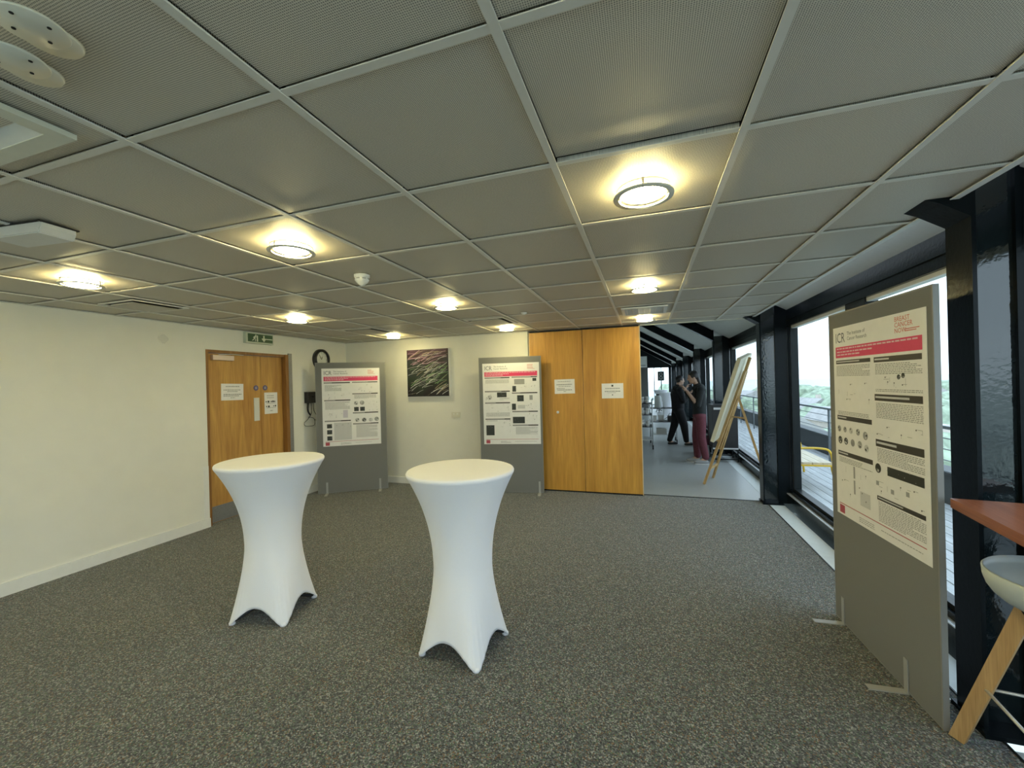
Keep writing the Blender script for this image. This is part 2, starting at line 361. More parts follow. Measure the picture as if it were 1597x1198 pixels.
# folding oak partition
d = empty('door_2', 'tall two-leaf oak folding partition with two pinned notices', 'door', (-.855, 5.95, 0)); d['kind'] = 'structure'
for a, c in ((-.785, -.003), (.003, .785)):
    l_ = obj('door_leaf', box(B(), a, c, 0, .05, .022, HC-.022), M_oak2, d, bevel=.0015)
t = B(); lathe(t, [(0, 0), (.017, 0), (.02, .004), (0, .006)], 20)
for v in t.verts: v.co = Vector((v.co.x-.38, -v.co.z-.0005, 1.164+v.co.y))
obj('lock_roundel', fix(t), M_alu, d)
obj('edge_strip', box(box(B(), .785, .797, -.004, .054, .01, HC-.01), -.797, -.785, -.004, .054, .01, HC-.01), mat('pale_ash_edge', (.62, .50, .30), .5), d)
obj('track', box(box(B(), -.80, .80, .0, .06, HC-.02, HC-.001), -.80, .80, .008, .045, 0.001, .02), M_dark, d)
# ------------------------------------------------------------ ceiling lights
def ceiling_light():
    root = empty('ceiling_light', '', 'ceiling light')
    obj('fixing_ring', fix(lathe(B(), [(.088, 0), (.104, 0), (.104, -.006), (.088, -.008)], 40)), M_bar, root, True)
    obj('diffuser', fix(lathe(B(), [(.085, .0), (.085, -.024), (.07, -.030), (0, -.032)], 40)), M_emit, root, True)
    g = fix(lathe(B(), [(.096, -.036), (.116, -.036), (.117, -.032), (.116, -.029), (.096, -.030), (.096, -.036)], 48))
    gl = obj('glass_rim', g, M_opal, root, True)
    for a in (30, 150, 270): obj('clip', bar(B(), (.104*math.cos(R(a)), .104*math.sin(R(a)), 0), (.108*math.cos(R(a)), .108*math.sin(R(a)), -.037), .009, .004), M_kick, gl)
    return root
L0 = ceiling_light()
LX = [GX+.3, GX-1.5, GX-3.3]; LY = [GY-.9, GY+.9, GY+2.7, GY+4.5]
nm = {(0, 1): 'largest glowing round ceiling light, nearest, upper right above the carpet', (1, 1): 'glowing round ceiling light left of the smoke detector, in the nearest row',
      (2, 1): 'glowing round ceiling light by the left wall, in the nearest row', (0, 2): 'glowing round ceiling light in the right column, in front of the air grille',
      (1, 2): 'glowing round ceiling light in the middle column, middle row', (2, 2): 'glowing round ceiling light above the oak double door',
      (0, 3): 'glowing round ceiling light between the air grille and the corridor opening', (1, 3): 'glowing round ceiling light in front of the back wall, right of the picture',
      (2, 3): 'glowing round ceiling light near the far left corner, above the left display board'}
first = True
for j, y in enumerate(LY):
    for i, x in enumerate(LX):
        if first: o = L0; first = False
        else: o = copy_tree(L0)
        o.location = (x, y, HC-.001)
        tag(o, nm.get((i, j), 'round ceiling light behind the viewpoint'), 'ceiling light', 'round ceiling lights')
for x in LX:
    o = copy_tree(L0); o.location = (x, LY[0]-1.8, HC-.001); tag(o, 'round ceiling light behind the viewpoint', 'ceiling light', 'round ceiling lights')
# smoke detector
t = empty('smoke_detector', 'white cone-shaped smoke detector on the ceiling, near the middle of the room', 'smoke detector', (-1.835, 2.375, HC))
obj('base', fix(lathe(B(), [(0, .003), (.052, .003), (.052, -.012), (.047, -.018), (0, -.018)], 32)), M_white, t, True)
obj('sensor_head', fix(lathe(B(), [(.046, -.018), (.047, -.034), (.036, -.050), (.014, -.070), (0, -.076)], 32)), M_white, t, True)
s = B()
for k in range(7):
    a = k*2*PI/7; a2 = a+.55
    tube(s, [(.0445*math.cos(a+(a2-a)*q/3), .0445*math.sin(a+(a2-a)*q/3), -.027) for q in range(4)], .003, 6)
obj('vent_slots', s, M_dark, t)
# sprinkler
t = empty('sprinkler', 'tiny white sprinkler rose on the ceiling before the oak partition', 'sprinkler', (-1.245, 4.32, HC))
obj('rose', fix(lathe(B(), [(0, .002), (.035, .002), (.03, -.008), (.012, -.012), (.012, -.02), (0, -.02)], 24)), M_white, t, True)
# air grille
t = empty('air_grille', 'white louvred air grille in the ceiling near the corridor opening', 'air grille', (.005, 4.76, HC))
f = B()
for a in ((-.235, .235, -.235, -.205), (-.235, .235, .205, .235), (-.235, -.205, -.205, .205), (.205, .235, -.205, .205)): box(f, *a, -.012, .002)
obj('grille_frame', f, M_white, t, bevel=.002); f = B()
for k in range(9): box(f, -.205, .205, -.19+k*.045, -.175+k*.045, -.008, .004)
for k in range(7): box(f, -.18+k*.06, -.174+k*.06, -.2, .2, -.011, -.002)
obj('slats', f, M_white, t); obj('backing', box(B(), -.205, .205, -.205, .205, .001, .005), M_dark, t)
def swirl(x, y, label, w=.25):
    t = empty('ceiling_diffuser', label, 'air diffuser', (x, y, HC), group=None)
    f = B()
    box(f, -w, w, -w, -w+.02, -.006, .002); box(f, -w, w, w-.02, w, -.006, .002); box(f, -w, -w+.02, -w+.02, w-.02, -.006, .002); box(f, w-.02, w, -w+.02, w-.02, -.006, .002)
    obj('frame', f, M_bar, t)
    obj('backing', box(B(), -w+.02, w-.02, -w+.02, w-.02, -.001, .002), M_dark, t)
    obj('plate', fix(prism(B(), [(-w+.05, -.014), (w-.05, -.014), (w-.09, -.004), (-w+.09, -.004)], -w+.05, w-.05, 'y')), M_tile, t)
swirl(GX-3.3, GY+3.9, 'square air diffuser in the ceiling, near the far left corner'); swirl(GX-1.5, GY+3.9, 'square air diffuser in the ceiling, left of the oak partition')
swirl(GX-3.9, GY+1.62, 'square air diffuser in the ceiling close to the left wall', .22)
# air conditioning cassette upper left (frame, dark slot, inner panel)
t = empty('ceiling_cassette', 'white square air-conditioning cassette, cropped by the left picture edge', 'air conditioner', (-1.89, .47, HC))
f = B(); w = .30; q = .05
for a in ((-w, w, w-q, w), (-w, w, -w, -w+q), (-w, -w+q, -w+q, w-q), (w-q, w, -w+q, w-q)): box(f, *a, -.014, .002)
obj('cassette_frame', f, mat('cream_white_plastic', (.72, .72, .60), .4), t, bevel=.003)
f = B(); w2 = w-q
for (a, c) in (((-w2, -w2), (w2, -w2)), ((w2, -w2), (w2, w2)), ((w2, w2), (-w2, w2)), ((-w2, w2), (-w2, -w2))):
    k = .72; v = [f.verts.new((a[0], a[1], -.012)), f.verts.new((c[0], c[1], -.012)), f.verts.new((c[0]*k, c[1]*k, .03)), f.verts.new((a[0]*k, a[1]*k, .03))]; f.faces.new(v)
obj('louvre_slope', fix(f), M_plaster, t)
obj('air_slot', box(B(), -.2, .2, -.2, .2, .025, .032), M_dark, t)
obj('centre_panel', box(B(), -.145, .145, -.145, .145, -.004, .02), M_white, t, bevel=.004)
# emergency luminaire
t = empty('emergency_light', 'white box emergency light on the ceiling at the left picture edge', 'emergency light', (-2.68, 1.13, HC), R(6))
f = B(); prism(f, [(-.165, 0), (.165, 0), (.165, -.022), (.15, -.05), (-.15, -.05), (-.165, -.022)], -.065, .065, 'y')
obj('housing', fix(f), mat('white_polycarbonate', (.66, .67, .66), .35), t, bevel=.004)
obj('gasket', box(B(), -.172, .172, -.072, .072, -.004, .002), M_dark, t)
# twin plates upper left
for x, y, lab in ((-1.135, .485, 'pale round ceiling disc, upper of the pair in the top left corner'), (-1.283, .52, 'pale round ceiling disc, lower of the pair in the top left corner')):
    t = empty('ceiling_disc', lab, 'ceiling fitting', (x, y, 2.33), group='pair of round ceiling discs')
    obj('plate', fix(lathe(B(), [(0, -.003), (.053, -.003), (.055, 0), (.053, .003), (0, .003)], 48)), M_opal, t, True)
    for a in (20, 110, 200, 290): obj('screw', fix(lathe(B(), [(0, -.0045), (.0035, -.0045), (.0035, -.003), (0, -.003)], 10, (.034*math.cos(R(a)), .034*math.sin(R(a)), 0))), M_dark, t)
    obj('stem', tube(B(), [(0, 0, .003), (-.03, .028, .036)], .008, 12), M_opal, t, True)
    obj('base_plate', fix(lathe(B(), [(0, .034), (.05, .034), (.053, .0405), (0, .0405)], 40, (-.066 if y < .5 else -.075, .057 if y < .5 else .06, 0))), M_opal, t, True)
# ------------------------------------------------------------ things on the left wall
t = empty('exit_sign', 'green running-man exit sign box above the oak double door', 'exit sign', (XL, 4.205, 2.295))
obj('housing', box(B(), 0, .05, -.205, .205, -.072, .07), mat('sign_housing', (.52, .58, .46), .4), t, bevel=.004)
sg = obj('sign_face', box(B(), .05, .053, -.178, .192, -.052, .052), M_sign, t)
g = B()
def lk(pts, w): 
    for a, c in zip(pts, pts[1:]): bar(g, (.0545, a[0], a[1]), (.0545, c[0], c[1]), w, .001, up=(1, 0, 0))
lathe(g, [(0, .054), (.009, .054), (.009, .055), (0, .055)], 14)
for v in g.verts: v.co = Vector((v.co.z, -.066+v.co.x, .036+v.co.y))
lk([(-.072, .026), (-.085, -.004)], .018); lk([(-.070, .020), (-.050, .010), (-.044, .022)], .007); lk([(-.074, .020), (-.096, .014), (-.100, -.004)], .007)
lk([(-.084, -.002), (-.070, -.020), (-.074, -.044)], .009); lk([(-.088, -.002), (-.100, -.026), (-.120, -.034)], .009)
prism(g, [(-.052, -.046), (-.034, -.046), (-.034, .034), (-.052, .034)], .054, .055, 'x')
lk([(.055, .040), (.055, -.012)], .02); lk([(.024, -.004), (.188, -.004)], .012)
prism(g, [(.055, -.046), (.022, -.004), (.088, -.004)], .054, .055, 'x')
obj('pictogram', fix(g), M_signw, sg)
# wall clock
t = empty('wall_clock', 'round black-rimmed wall clock half hidden behind the left display board', 'clock', (XL, 5.325, 2.065))
g = B(); lathe(g, [(.125, .045), (.130, .058), (.150, .058), (.165, .045), (.168, .0), (.0, .0)], 56)
for v in g.verts: v.co = Vector((v.co.z, v.co.x, v.co.y))
obj('rim', fix(g), M_blk, t, True)
g = B(); lathe(g, [(0, .02), (.127, .02), (.127, .024), (0, .024)], 48)
for v in g.verts: v.co = Vector((v.co.z, v.co.x, v.co.y))
fc = obj('dial', fix(g), mat('clock_dial', (.72, .74, .70), .5), t)
for k in range(12):
    a = k*PI/6; g = B(); bar(g, (.0255, .105*math.sin(a), .105*math.cos(a)), (.0255, .118*math.sin(a), .118*math.cos(a)), .007 if k % 3 == 0 else .004, .001, up=(1, 0, 0)); obj('hour_mark', g, M_ink, fc)
g = B(); bar(g, (.027, .0, .0), (.027, -.045, .078), .006, .001, up=(1, 0, 0)); bar(g, (.028, .0, -.0), (.028, -.03, .04), .008, .001, up=(1, 0, 0)); bar(g, (.027, 0, 0), (.027, .02, .05), .008, .001, up=(1, 0, 0))
obj('hands', g, M_ink, t)
# black wall charger with cables
t = empty('wall_phone_box', 'black wall-mounted box with dangling loops of cable, left of the board', 'wall box', (XL, 5.08, 1.47))
obj('housing', box(B(), 0, .07, -.10, .10, -.085, .085), M_blk, t, bevel=.018)
obj('knob', fix(lathe(B(), [(0, 0), (.012, 0), (.012, .01), (0, .012)], 16)), M_frame, t, matrix=Matrix.Translation((.07, 0, .01)) @ Matrix.Rotation(PI/2, 4, 'Y'))
def cable(pts, r=.004):
    from mathutils import geometry
    out = []
    for i in range(len(pts)-1):
        p0 = Vector(pts[max(i-1, 0)]); p1 = Vector(pts[i]); p2 = Vector(pts[i+1]); p3 = Vector(pts[min(i+2, len(pts)-1)])
        for k in range(6):
            u = k/6; out.append(.5*((2*p1)+(-p0+p2)*u+(2*p0-5*p1+4*p2-p3)*u*u+(-p0+3*p1-3*p2+p3)*u**3))
    out.append(Vector(pts[-1])); return tube(B(), out, r, 6)
obj('cable', cable([(.03, -.07, -.08), (.035, -.075, -.20), (.03, -.02, -.27), (.03, -.06, -.20), (.03, -.05, -.08)], .010), M_blk, t, True)
obj('cable', cable([(.03, .0, -.08), (.03, .0, -.24), (.03, -.07, -.33), (.03, -.14, -.38), (.03, -.12, -.43), (.03, .0, -.44), (.03, .06, -.42), (.03, .05, -.33), (.03, -.06, -.30)]), M_blk, t, True)
obj('cable', cable([(.03, .04, -.08), (.03, .05, -.20), (.03, .12, -.30), (.03, .18, -.34)]), M_blk, t, True)
obj('cable', cable([(.03, .05, -.35), (.03, .10, -.36), (.03, .20, -.40)]), M_blk, t, True)
# perforated speaker
t = empty('wall_speaker', 'faint round perforated speaker grille high on the left wall', 'speaker', (XL, 3.07, 2.185))
g = B(); lathe(g, [(0, 0), (.052, 0), (.05, .003), (0, .003)], 32)
for v in g.verts: v.co = Vector((v.co.z, v.co.x, v.co.y))
obj('grille', fix(g), M_wall, t); g = B()
for i in range(-4, 5):
    for j in range(-4, 5):
        if i*i+j*j <= 17: box(g, .003, .0036, i*.011-.0025, i*.011+.0025, j*.011-.0025, j*.011+.0025)
obj('holes', g, M_grey, t)
# double socket on back wall
t = empty('wall_socket', 'cream double socket plate on the back wall, below right of the picture', 'socket', (-2.87, YB, 1.13))
obj('plate', box(B(), -.075, .075, -.010, 0, -.045, .045), mat('cream_plastic', (.70, .68, .58), .4), t, bevel=.003)
obj('switch', box(B(), -.04, -.02, -.014, -.01, .005, .025), M_white, t); obj('switch', box(B(), .02, .04, -.014, -.01, .005, .025), M_white, t)
# canvas picture: grasses
t = empty('canvas_picture', 'square canvas photograph of windblown purple and green grasses on the back wall', 'picture', (-3.33, YB-.05, 1.81))
obj('canvas_frame', box(B(), -.385, .385, 0, .05, -.385, .385), M_white, t, bevel=.002)
def grass_mat():
    m = bpy.data.materials.new('grass_print'); m.use_nodes = True; n = m.node_tree.nodes; l = m.node_tree.links; bs = n['Principled BSDF']
    tc = n.new('ShaderNodeTexCoord'); nz = n.new('ShaderNodeTexNoise'); nz.inputs['Scale'].default_value = 3.5; l.new(tc.outputs['Object'], nz.inputs['Vector'])
    sp = n.new('ShaderNodeSeparateXYZ'); l.new(tc.outputs['Object'], sp.inputs[0])
    ad = n.new('ShaderNodeMath'); ad.operation = 'MULTIPLY_ADD'; l.new(sp.outputs['Z'], ad.inputs[0]); ad.inputs[1].default_value = 1.0; l.new(nz.outputs['Fac'], ad.inputs[2])
    r = n.new('ShaderNodeValToRGB'); l.new(ad.outputs[0], r.inputs[0]); e = r.color_ramp.elements
    e[0].position = .2; e[0].color = (.012, .010, .012, 1); e[1].position = .95; e[1].color = (.10, .045, .075, 1)
    k = e.new(.42); k.color = (.018, .032, .018, 1); k = e.new(.58); k.color = (.025, .030, .034, 1); k = e.new(.72); k.color = (.035, .014, .018, 1)
    l.new(r.outputs[0], bs.inputs['Base Color']); bs.inputs['Roughness'].default_value = .5; return m
pf = obj('printed_face', box(B(), -.372, .378, -.002, .0, -.378, .380), grass_mat(), t)
rg = random.Random(3); cols = [mat('blade_pink', (.50, .30, .42), .6), mat('blade_grey', (.60, .60, .62), .6), mat('blade_green', (.24, .42, .20), .6), mat('blade_tan', (.48, .40, .28), .6)]
g = B()
for k in range(130):
    x = rg.uniform(-.37, .30); z = rg.uniform(-.37, .34); L = rg.uniform(.10, .38); a = R(rg.uniform(12, 48) if z < .1 else rg.uniform(5, 40)); w = rg.uniform(.001, .0055)
    ci = 0 if z > .12 and rg.random() < .7 else (1 if rg.random() < .45 else (2 if -.25 < z < .12 and rg.random() < .6 else 3))
    pts = []
    for q in range(7):
        u = q/6; aa = a-u*R(22); pts.append((x, z)); x += L/6*math.cos(aa); z += L/6*math.sin(aa)
        if not (-.37 < x < .375 and -.375 < z < .377): break
    for q, (p, r_) in enumerate(zip(pts, pts[1:])):
        ww = w*(1-q/8); v = [g.verts.new((p[0], -.0035-k*1e-5, p[1]-ww)), g.verts.new((r_[0], -.0035-k*1e-5, r_[1]-ww)), g.verts.new((r_[0], -.0035-k*1e-5, r_[1]+ww)), g.verts.new((p[0], -.0035-k*1e-5, p[1]+ww))]
        g.faces.new(v).material_index = ci
obj('printed_grass_blades', g, cols, pf)
# ------------------------------------------------------------ notices (paper sheets)
def notice(label, M, w, h, lines, dark=()):
    t = bpy.data.objects.new('paper_notice', None); C.objects.link(t); t.matrix_world = M; tag(t, label, 'notice', 'paper notices on doors')
    t.empty_display_size = .1
    obj('paper', box(B(), -w/2, w/2, -.0012, 0, -h/2, h/2), M_paper, t)
    g = B(); rr = random.Random(label)
    for (v, x0, x1, th) in lines:
        x = x0
        while x < x1-.004:
            L = min(rr.uniform(.012, .03), x1-x); box(g, x*1-w/2, x+L-w/2, -.0018, -.0013, h/2-v-th, h/2-v); x += L+.005
    obj('printed_lines', g, M_grey, t)
    if dark:
        g = B()
        for (v, x, s) in dark: box(g, x-w/2, x+s-w/2, -.0019, -.0013, h/2-v-s, h/2-v)
        obj('printed_symbols', g, M_ink, t)
ML = Matrix(((0, -1, 0, 0), (1, 0, 0, 0), (0, 0, 1, 0), (0, 0, 0, 1)))   # local x -> +y, local -y -> +x
notice('landscape notice on the left leaf of the oak double door', Matrix.Translation((XL-.0585, 3.883, 1.588)) @ ML @ Matrix.Rotation(R(1), 4, 'Y'), .297, .21,
       [(.03, .06, .24, .010), (.075, .03, .26, .009), (.095, .08, .22, .009), (.13, .03, .27, .012), (.15, .03, .24, .010), (.175, .12, .18, .008)])
notice('portrait notice with small symbols on the narrow leaf of the oak double door', Matrix.Translation((XL-.0585, 4.445, 1.418)) @ ML, .21, .297,
       [(.04, .04, .15, .010), (.07, .04, .15, .008), (.25, .09, .13, .010), (.15, .03, .18, .006), (.21, .03, .18, .006)], ((.12, .02, .016), (.115, .05, .026), (.12, .10, .018), (.115, .125, .024), (.12, .155, .018), (.185, .025, .016), (.182, .055, .026), (.185, .14, .014), (.18, .165, .02)))
MB_ = Matrix.Identity(4)
notice('landscape notice on the left leaf of the tall oak partition', Matrix.Translation((-1.125, 5.949, 1.540)) @ Matrix.Rotation(R(-.5), 4, 'Y'), .297, .21,
       [(.03, .05, .24, .008), (.07, .03, .26, .014), (.10, .06, .24, .008), (.13, .03, .15, .010), (.15, .04, .26, .012), (.175, .13, .17, .008)])
notice('landscape notice with a crest on the right leaf of the tall oak partition', Matrix.Translation((-.445, 5.949, 1.463)), .297, .21,
       [(.065, .05, .25, .012), (.105, .04, .26, .014), (.13, .08, .20, .006)], ((.02, .135, .026), (.155, .14, .014)))
# ------------------------------------------------------------ display boards and posters
def foot(parent, x, side=-1, back=True):
    f = B(); box(f, x-.014, x+.014, -.006, -.0015, .0, .17); box(f, x-.02, x+.02, -.17, -.0015, 0, .005)
    if back: box(f, x-.02, x+.02, .0235, .17, 0, .005); box(f, x-.014, x+.014, .0235, .028, 0, .17)
    obj('foot', f, mat('satin_steel_foot', (.40, .40, .38), .45, .2), parent, bevel=.001)
def board(name_label, a, c, feet):
    a = Vector(a); c = Vector(c); d_ = c-a; W_ = d_.length; ang = math.atan2(d_.y, d_.x)
    t = empty('display_board', name_label, 'display board', (a.x, a.y, 0), ang, 'grey felt display boards')
    th = .022
    obj('felt_panel', box(B(), .008, W_-.008, 0, th, .014, 1.987), M_felt, t)
    f = B(); box(f, 0, .008, -.001, th+.001, .006, 1.995); box(f, W_-.008, W_, -.001, th+.001, .006, 1.995); box(f, .008, W_-.008, -.001, th+.001, 1.987, 1.995); box(f, .008, W_-.008, -.001, th+.001, .006, .014)
    obj('edge_frame', f, mat('grey_edge_profile', (.24, .24, .225), .5, .1), t)
    for x in feet: foot(t, x)
    return t, W_, ang
def words(g, u0, u1, v0, v1, step, rr, hgt=.0042, fill=.9):
    v = v0
    while v < v1:
        u = u0; e = u1-(0 if rr.random() < .75 else rr.uniform(.03, .15))
        while u < e-.004:
            L = min(rr.uniform(.008, .026), e-u)
            quad(g, u, u+L, v, v+hgt); u += L+.0045
        v += step
def quad(g, u0, u1, v0, v1, mi=0, y=-.0014):
    vs = [g.verts.new((u0, y, -v0)), g.verts.new((u0, y, -v1)), g.verts.new((u1, y, -v1)), g.verts.new((u1, y, -v0))]
    g.faces.new(vs).material_index = mi
def disc(g, u, v, r, mi=0, y=-.0016, sq=1):
    g.faces.new([g.verts.new((u+r*sq*math.cos(-k*PI/9), y, -v+r*math.sin(-k*PI/9))) for k in range(18)]).material_index = mi
PW, PH = .84, 1.189
def poster(label, M, left, right, figs, texts, charity, seed, sketch=()):
    t = bpy.data.objects.new('research_poster', None); C.objects.link(t); t.matrix_world = M; t.empty_display_size = .1
    tag(t, label, 'poster', 'research posters'); rr = random.Random(seed)
    obj('paper', box(B(), 0, PW, -.001, 0, -PH, 0), M_paper, t)
    g = B(); quad(g, .028, PW-.03, PH*.105, PH*.163)
    tb = obj('title_band', g, M_pink, t)
    g = B(); words_y = -.0018
    for v, e in ((.112, .93), (.129, .45), (.144, .34)):
        u = .045
        while u < e*PW: L = rr.uniform(.015, .045); quad(g, u, min(u+L, PW*.93), v*PH, v*PH+.008, y=words_y); u += L+.007
    obj('title_lettering', g, mat('pale_pink_lettering', (.80, .55, .60), .6), tb)
    pl = lambda u, v: (u, -.0016, -v)
    g = B(); P2 = lambda x, y: (x, -.0016, y)
    text_into(g, 'ICR', .028, -.098, .088, P2, squeeze=.82); text_into(g, 'The Institute of', .165, -.058, .030, P2); text_into(g, 'Cancer Research', .165, -.089, .030, P2)
    obj('institute_logo', g, mat('logo_grey', (.10, .11, .13), .5), t)
    g = B(); k = .66*PW+.02
    if charity:
        text_into(g, 'BREAST', k+.04, -.040, .034, P2); text_into(g, 'CANCER', k+.04, -.069, .034, P2); text_into(g, 'NOW', k+.04, -.098, .034, P2); quad(g, k+.12, k+.22, .083, .087); quad(g, k+.12, k+.20, .092, .096)
    else:
        for z in (.03, .05, .072): quad(g, k+.09, k+.09+rr.uniform(.05, .09), z, z+.006)
        quad(g, k+.09, k+.20, .09, .094)
    obj('charity_logo', g, mat('logo_red', (.60, .10, .08), .5), t)
    mh = mat('dark_green_black_print', (.045, .042, .035), .5)
    for (x0, x1), rows in (((.030, .402), left), ((.434, PW-.034), right)):
        for v, hh in rows:
            g = B(); quad(g, x0, x1, v*PH, (v+hh)*PH); hb = obj('section_heading', g, mh, t)
            g = B(); quad(g, x0+.008, x0+.008+rr.uniform(.08, .28), (v+.3*hh)*PH, (v+.6*hh)*PH, y=-.0018); obj('heading_lettering', g, M_lgrey, hb)
    for (u0, u1, v0, v1) in texts: g = B(); words(g, u0*PW, u1*PW, v0*PH, v1*PH, .0085, rr); obj('text_block', g, M_grey, t)
    g = B(); words(g, .30*PW, .48*PW, .962*PH, .985*PH, .011, rr); obj('footer_text', g, M_grey, t)
    g = B(); words(g, .55*PW, .93*PW, .965*PH, .975*PH, .012, rr); obj('footer_text', g, M_grey, t)
    mf = mat('footer_red', (.45, .07, .10), .5); g = B(); quad(g, .04*PW, .96*PW, .938*PH, .942*PH, 0); obj('footer_rule', g, mf, t)
    g = B(); quad(g, .04*PW, .11*PW, .948*PH, .99*PH, 0); obj('footer_emblem', g, mf, t)
    FM = [M_ink, M_grey, M_lgrey, M_lil]
    for fdef in figs:
        g = B()
        if fdef[0] == 'b':
            _, u0, u1, v0, v1, c = fdef; quad(g, u0*PW, u1*PW, v0*PH, v1*PH, c, y=-.0015)
            if c == 0:
                for k in range(7):
                    uu = rr.uniform(u0, u1)*PW*.98; vv = rr.uniform(v0, v1)*PH*.99; q = rr.uniform(.002, .006)
                    if uu+q < u1*PW and vv+q < v1*PH: quad(g, uu, uu+q, vv, vv+q, 1, y=-.0019)
        else:
            _, u, v, r, c = fdef; disc(g, u*PW, v*PH, r, c)
            for k in range(5): a = rr.uniform(0, 6.28); disc(g, u*PW+r*.5*math.cos(a), v*PH+r*.5*math.sin(a), r*.28, rr.choice((0, 2, 1)), y=-.0019)
        obj('figure_image', g, FM, t)
    for (u0, u1, v0, v1) in sketch:
        g = B()
        for k in range(9):
            uu = rr.uniform(u0, u1)*PW; vv = rr.uniform(v0, v1)*PH
            if rr.random() < .5: quad(g, uu, min(uu+rr.uniform(.01, .05), u1*PW), vv, vv+.002, 1)
            else: quad(g, uu, uu+.002, vv, min(vv+rr.uniform(.01, .04), v1*PH), 1)
            if rr.random() < .4: quad(g, uu, uu+.007, vv, vv+.007, 0, y=-.0017)
        obj('chart', g, FM, t)
    return t
def on_board(a, ang, u, top): return Matrix.Translation((a[0], a[1], 0)) @ Matrix.Rotation(ang, 4, 'Z') @ Matrix.Translation((u, -.0015, top))
# left board
a = (-4.755, 5.0); c = (-3.90, 5.555)
t, W_, ang = board('grey felt display board in the far left corner, in front of the wall clock', a, c, (.13, .90))
poster('research poster on the board in the far left corner', on_board(a, ang, .09, 1.905), [(.178, .014), (.405, .014), (.67, .014)], [(.178, .012), (.327, .014), (.575, .014), (.718, .014)],
       [('b', .07, .155, .715, .768, 0), ('b', .07, .155, .79, .845, 0), ('b', .07, .155, .87, .925, 0), ('b', .54, .62, .507, .56, 0), ('b', .645, .725, .507, .56, 0), ('b', .35, .43, .54, .64, 3), ('b', .19, .49, .70, .925, 2),
        ('d', .575, .455, .032, 2), ('d', .68, .453, .033, 1), ('d', .59, .675, .033, 2), ('d', .71, .677, .033, 1), ('d', .825, .68, .030, 2), ('d', .93, .672, .033, 1)],
       [(.05, .33, .215, .29), (.05, .47, .43, .53), (.55, .93, .35, .40), (.57, .94, .74, .90), (.22, .47, .78, .90)], False, 1, ((.04, .48, .30, .39), (.05, .33, .56, .65), (.55, .95, .21, .31), (.78, .95, .43, .56), (.22, .47, .705, .76)))
# middle board
a = (-2.345, 5.645); c = (-1.435, 5.80)
t, W_, ang = board('grey felt display board beside the oak partition', a, c, (.12, .86))
poster('research poster on the board beside the oak partition', on_board(a, ang, .055, 1.905), [(.172, .014), (.34, .014), (.482, .014), (.683, .014)], [(.170, .013), (.365, .014), (.593, .014), (.762, .014)],
       [('b', .25, .42, .36, .42, 0), ('b', .045, .19, .765, .89, 0), ('b', .56, .74, .20, .265, 1), ('b', .88, .945, .192, .228, 0), ('b', .525, .59, .285, .355, 0), ('b', .605, .72, .40, .475, 0), ('b', .51, .58, .502, .58, 0), ('b', .52, .73, .665, .745, 0), ('b', .82, .875, .402, .46, 1), ('b', .615, .74, .52, .565, 2), ('d', .12, .42, .035, 2)],
       [(.05, .47, .20, .25), (.05, .47, .61, .66), (.57, .95, .79, .88), (.30, .47, .43, .455), (.05, .25, .705, .715)], False, 2, ((.05, .22, .37, .46), (.05, .47, .50, .59), (.25, .48, .70, .88), (.75, .95, .62, .73), (.60, .95, .21, .34), (.75, .95, .50, .57)))
# near board (right)
a = (1.169, 3.258); c = (1.224, 2.318)
t, W_, ang = board('tall grey felt display board close up on the right, edge-on to the windows', a, c, (.10, .70))
poster('large research poster on the near display board at the right', on_board(a, ang, .062, 1.902), [(.176, .019), (.468, .023), (.657, .023)], [(.176, .024), (.345, .030), (.552, .033), (.812, .019)],
       [('b', .63, .955, .665, .705, 0), ('d', .06, .54, .02, 1), ('d', .14, .54, .018, 1), ('d', .22, .54, .02, 2), ('d', .31, .54, .02, 1), ('d', .40, .55, .024, 1), ('d', .07, .60, .024, 0), ('d', .15, .60, .022, 0), ('d', .24, .60, .022, 1), ('d', .33, .60, .022, 1), ('d', .41, .61, .022, 2),
        ('b', .24, .26, .72, .78, 1), ('b', .24, .26, .79, .86, 1), ('b', .32, .44, .83, .90, 2), ('d', .535, .685, .026, 0), ('b', .51, .54, .745, .765, 1), ('b', .66, .69, .76, .78, 1), ('b', .80, .83, .745, .765, 1), ('d', .76, .268, .013, 0), ('d', .80, .262, .013, 0)],
       [(.04, .47, .205, .26), (.53, .96, .208, .255), (.53, .96, .385, .45), (.53, .96, .592, .655), (.53, .96, .838, .925), (.05, .47, .69, .715), (.53, .96, .322, .335), (.05, .45, .445, .46)], True, 3, ((.05, .46, .27, .44), (.54, .95, .26, .315), (.53, .95, .47, .54), (.05, .46, .73, .92), (.53, .95, .715, .80)))
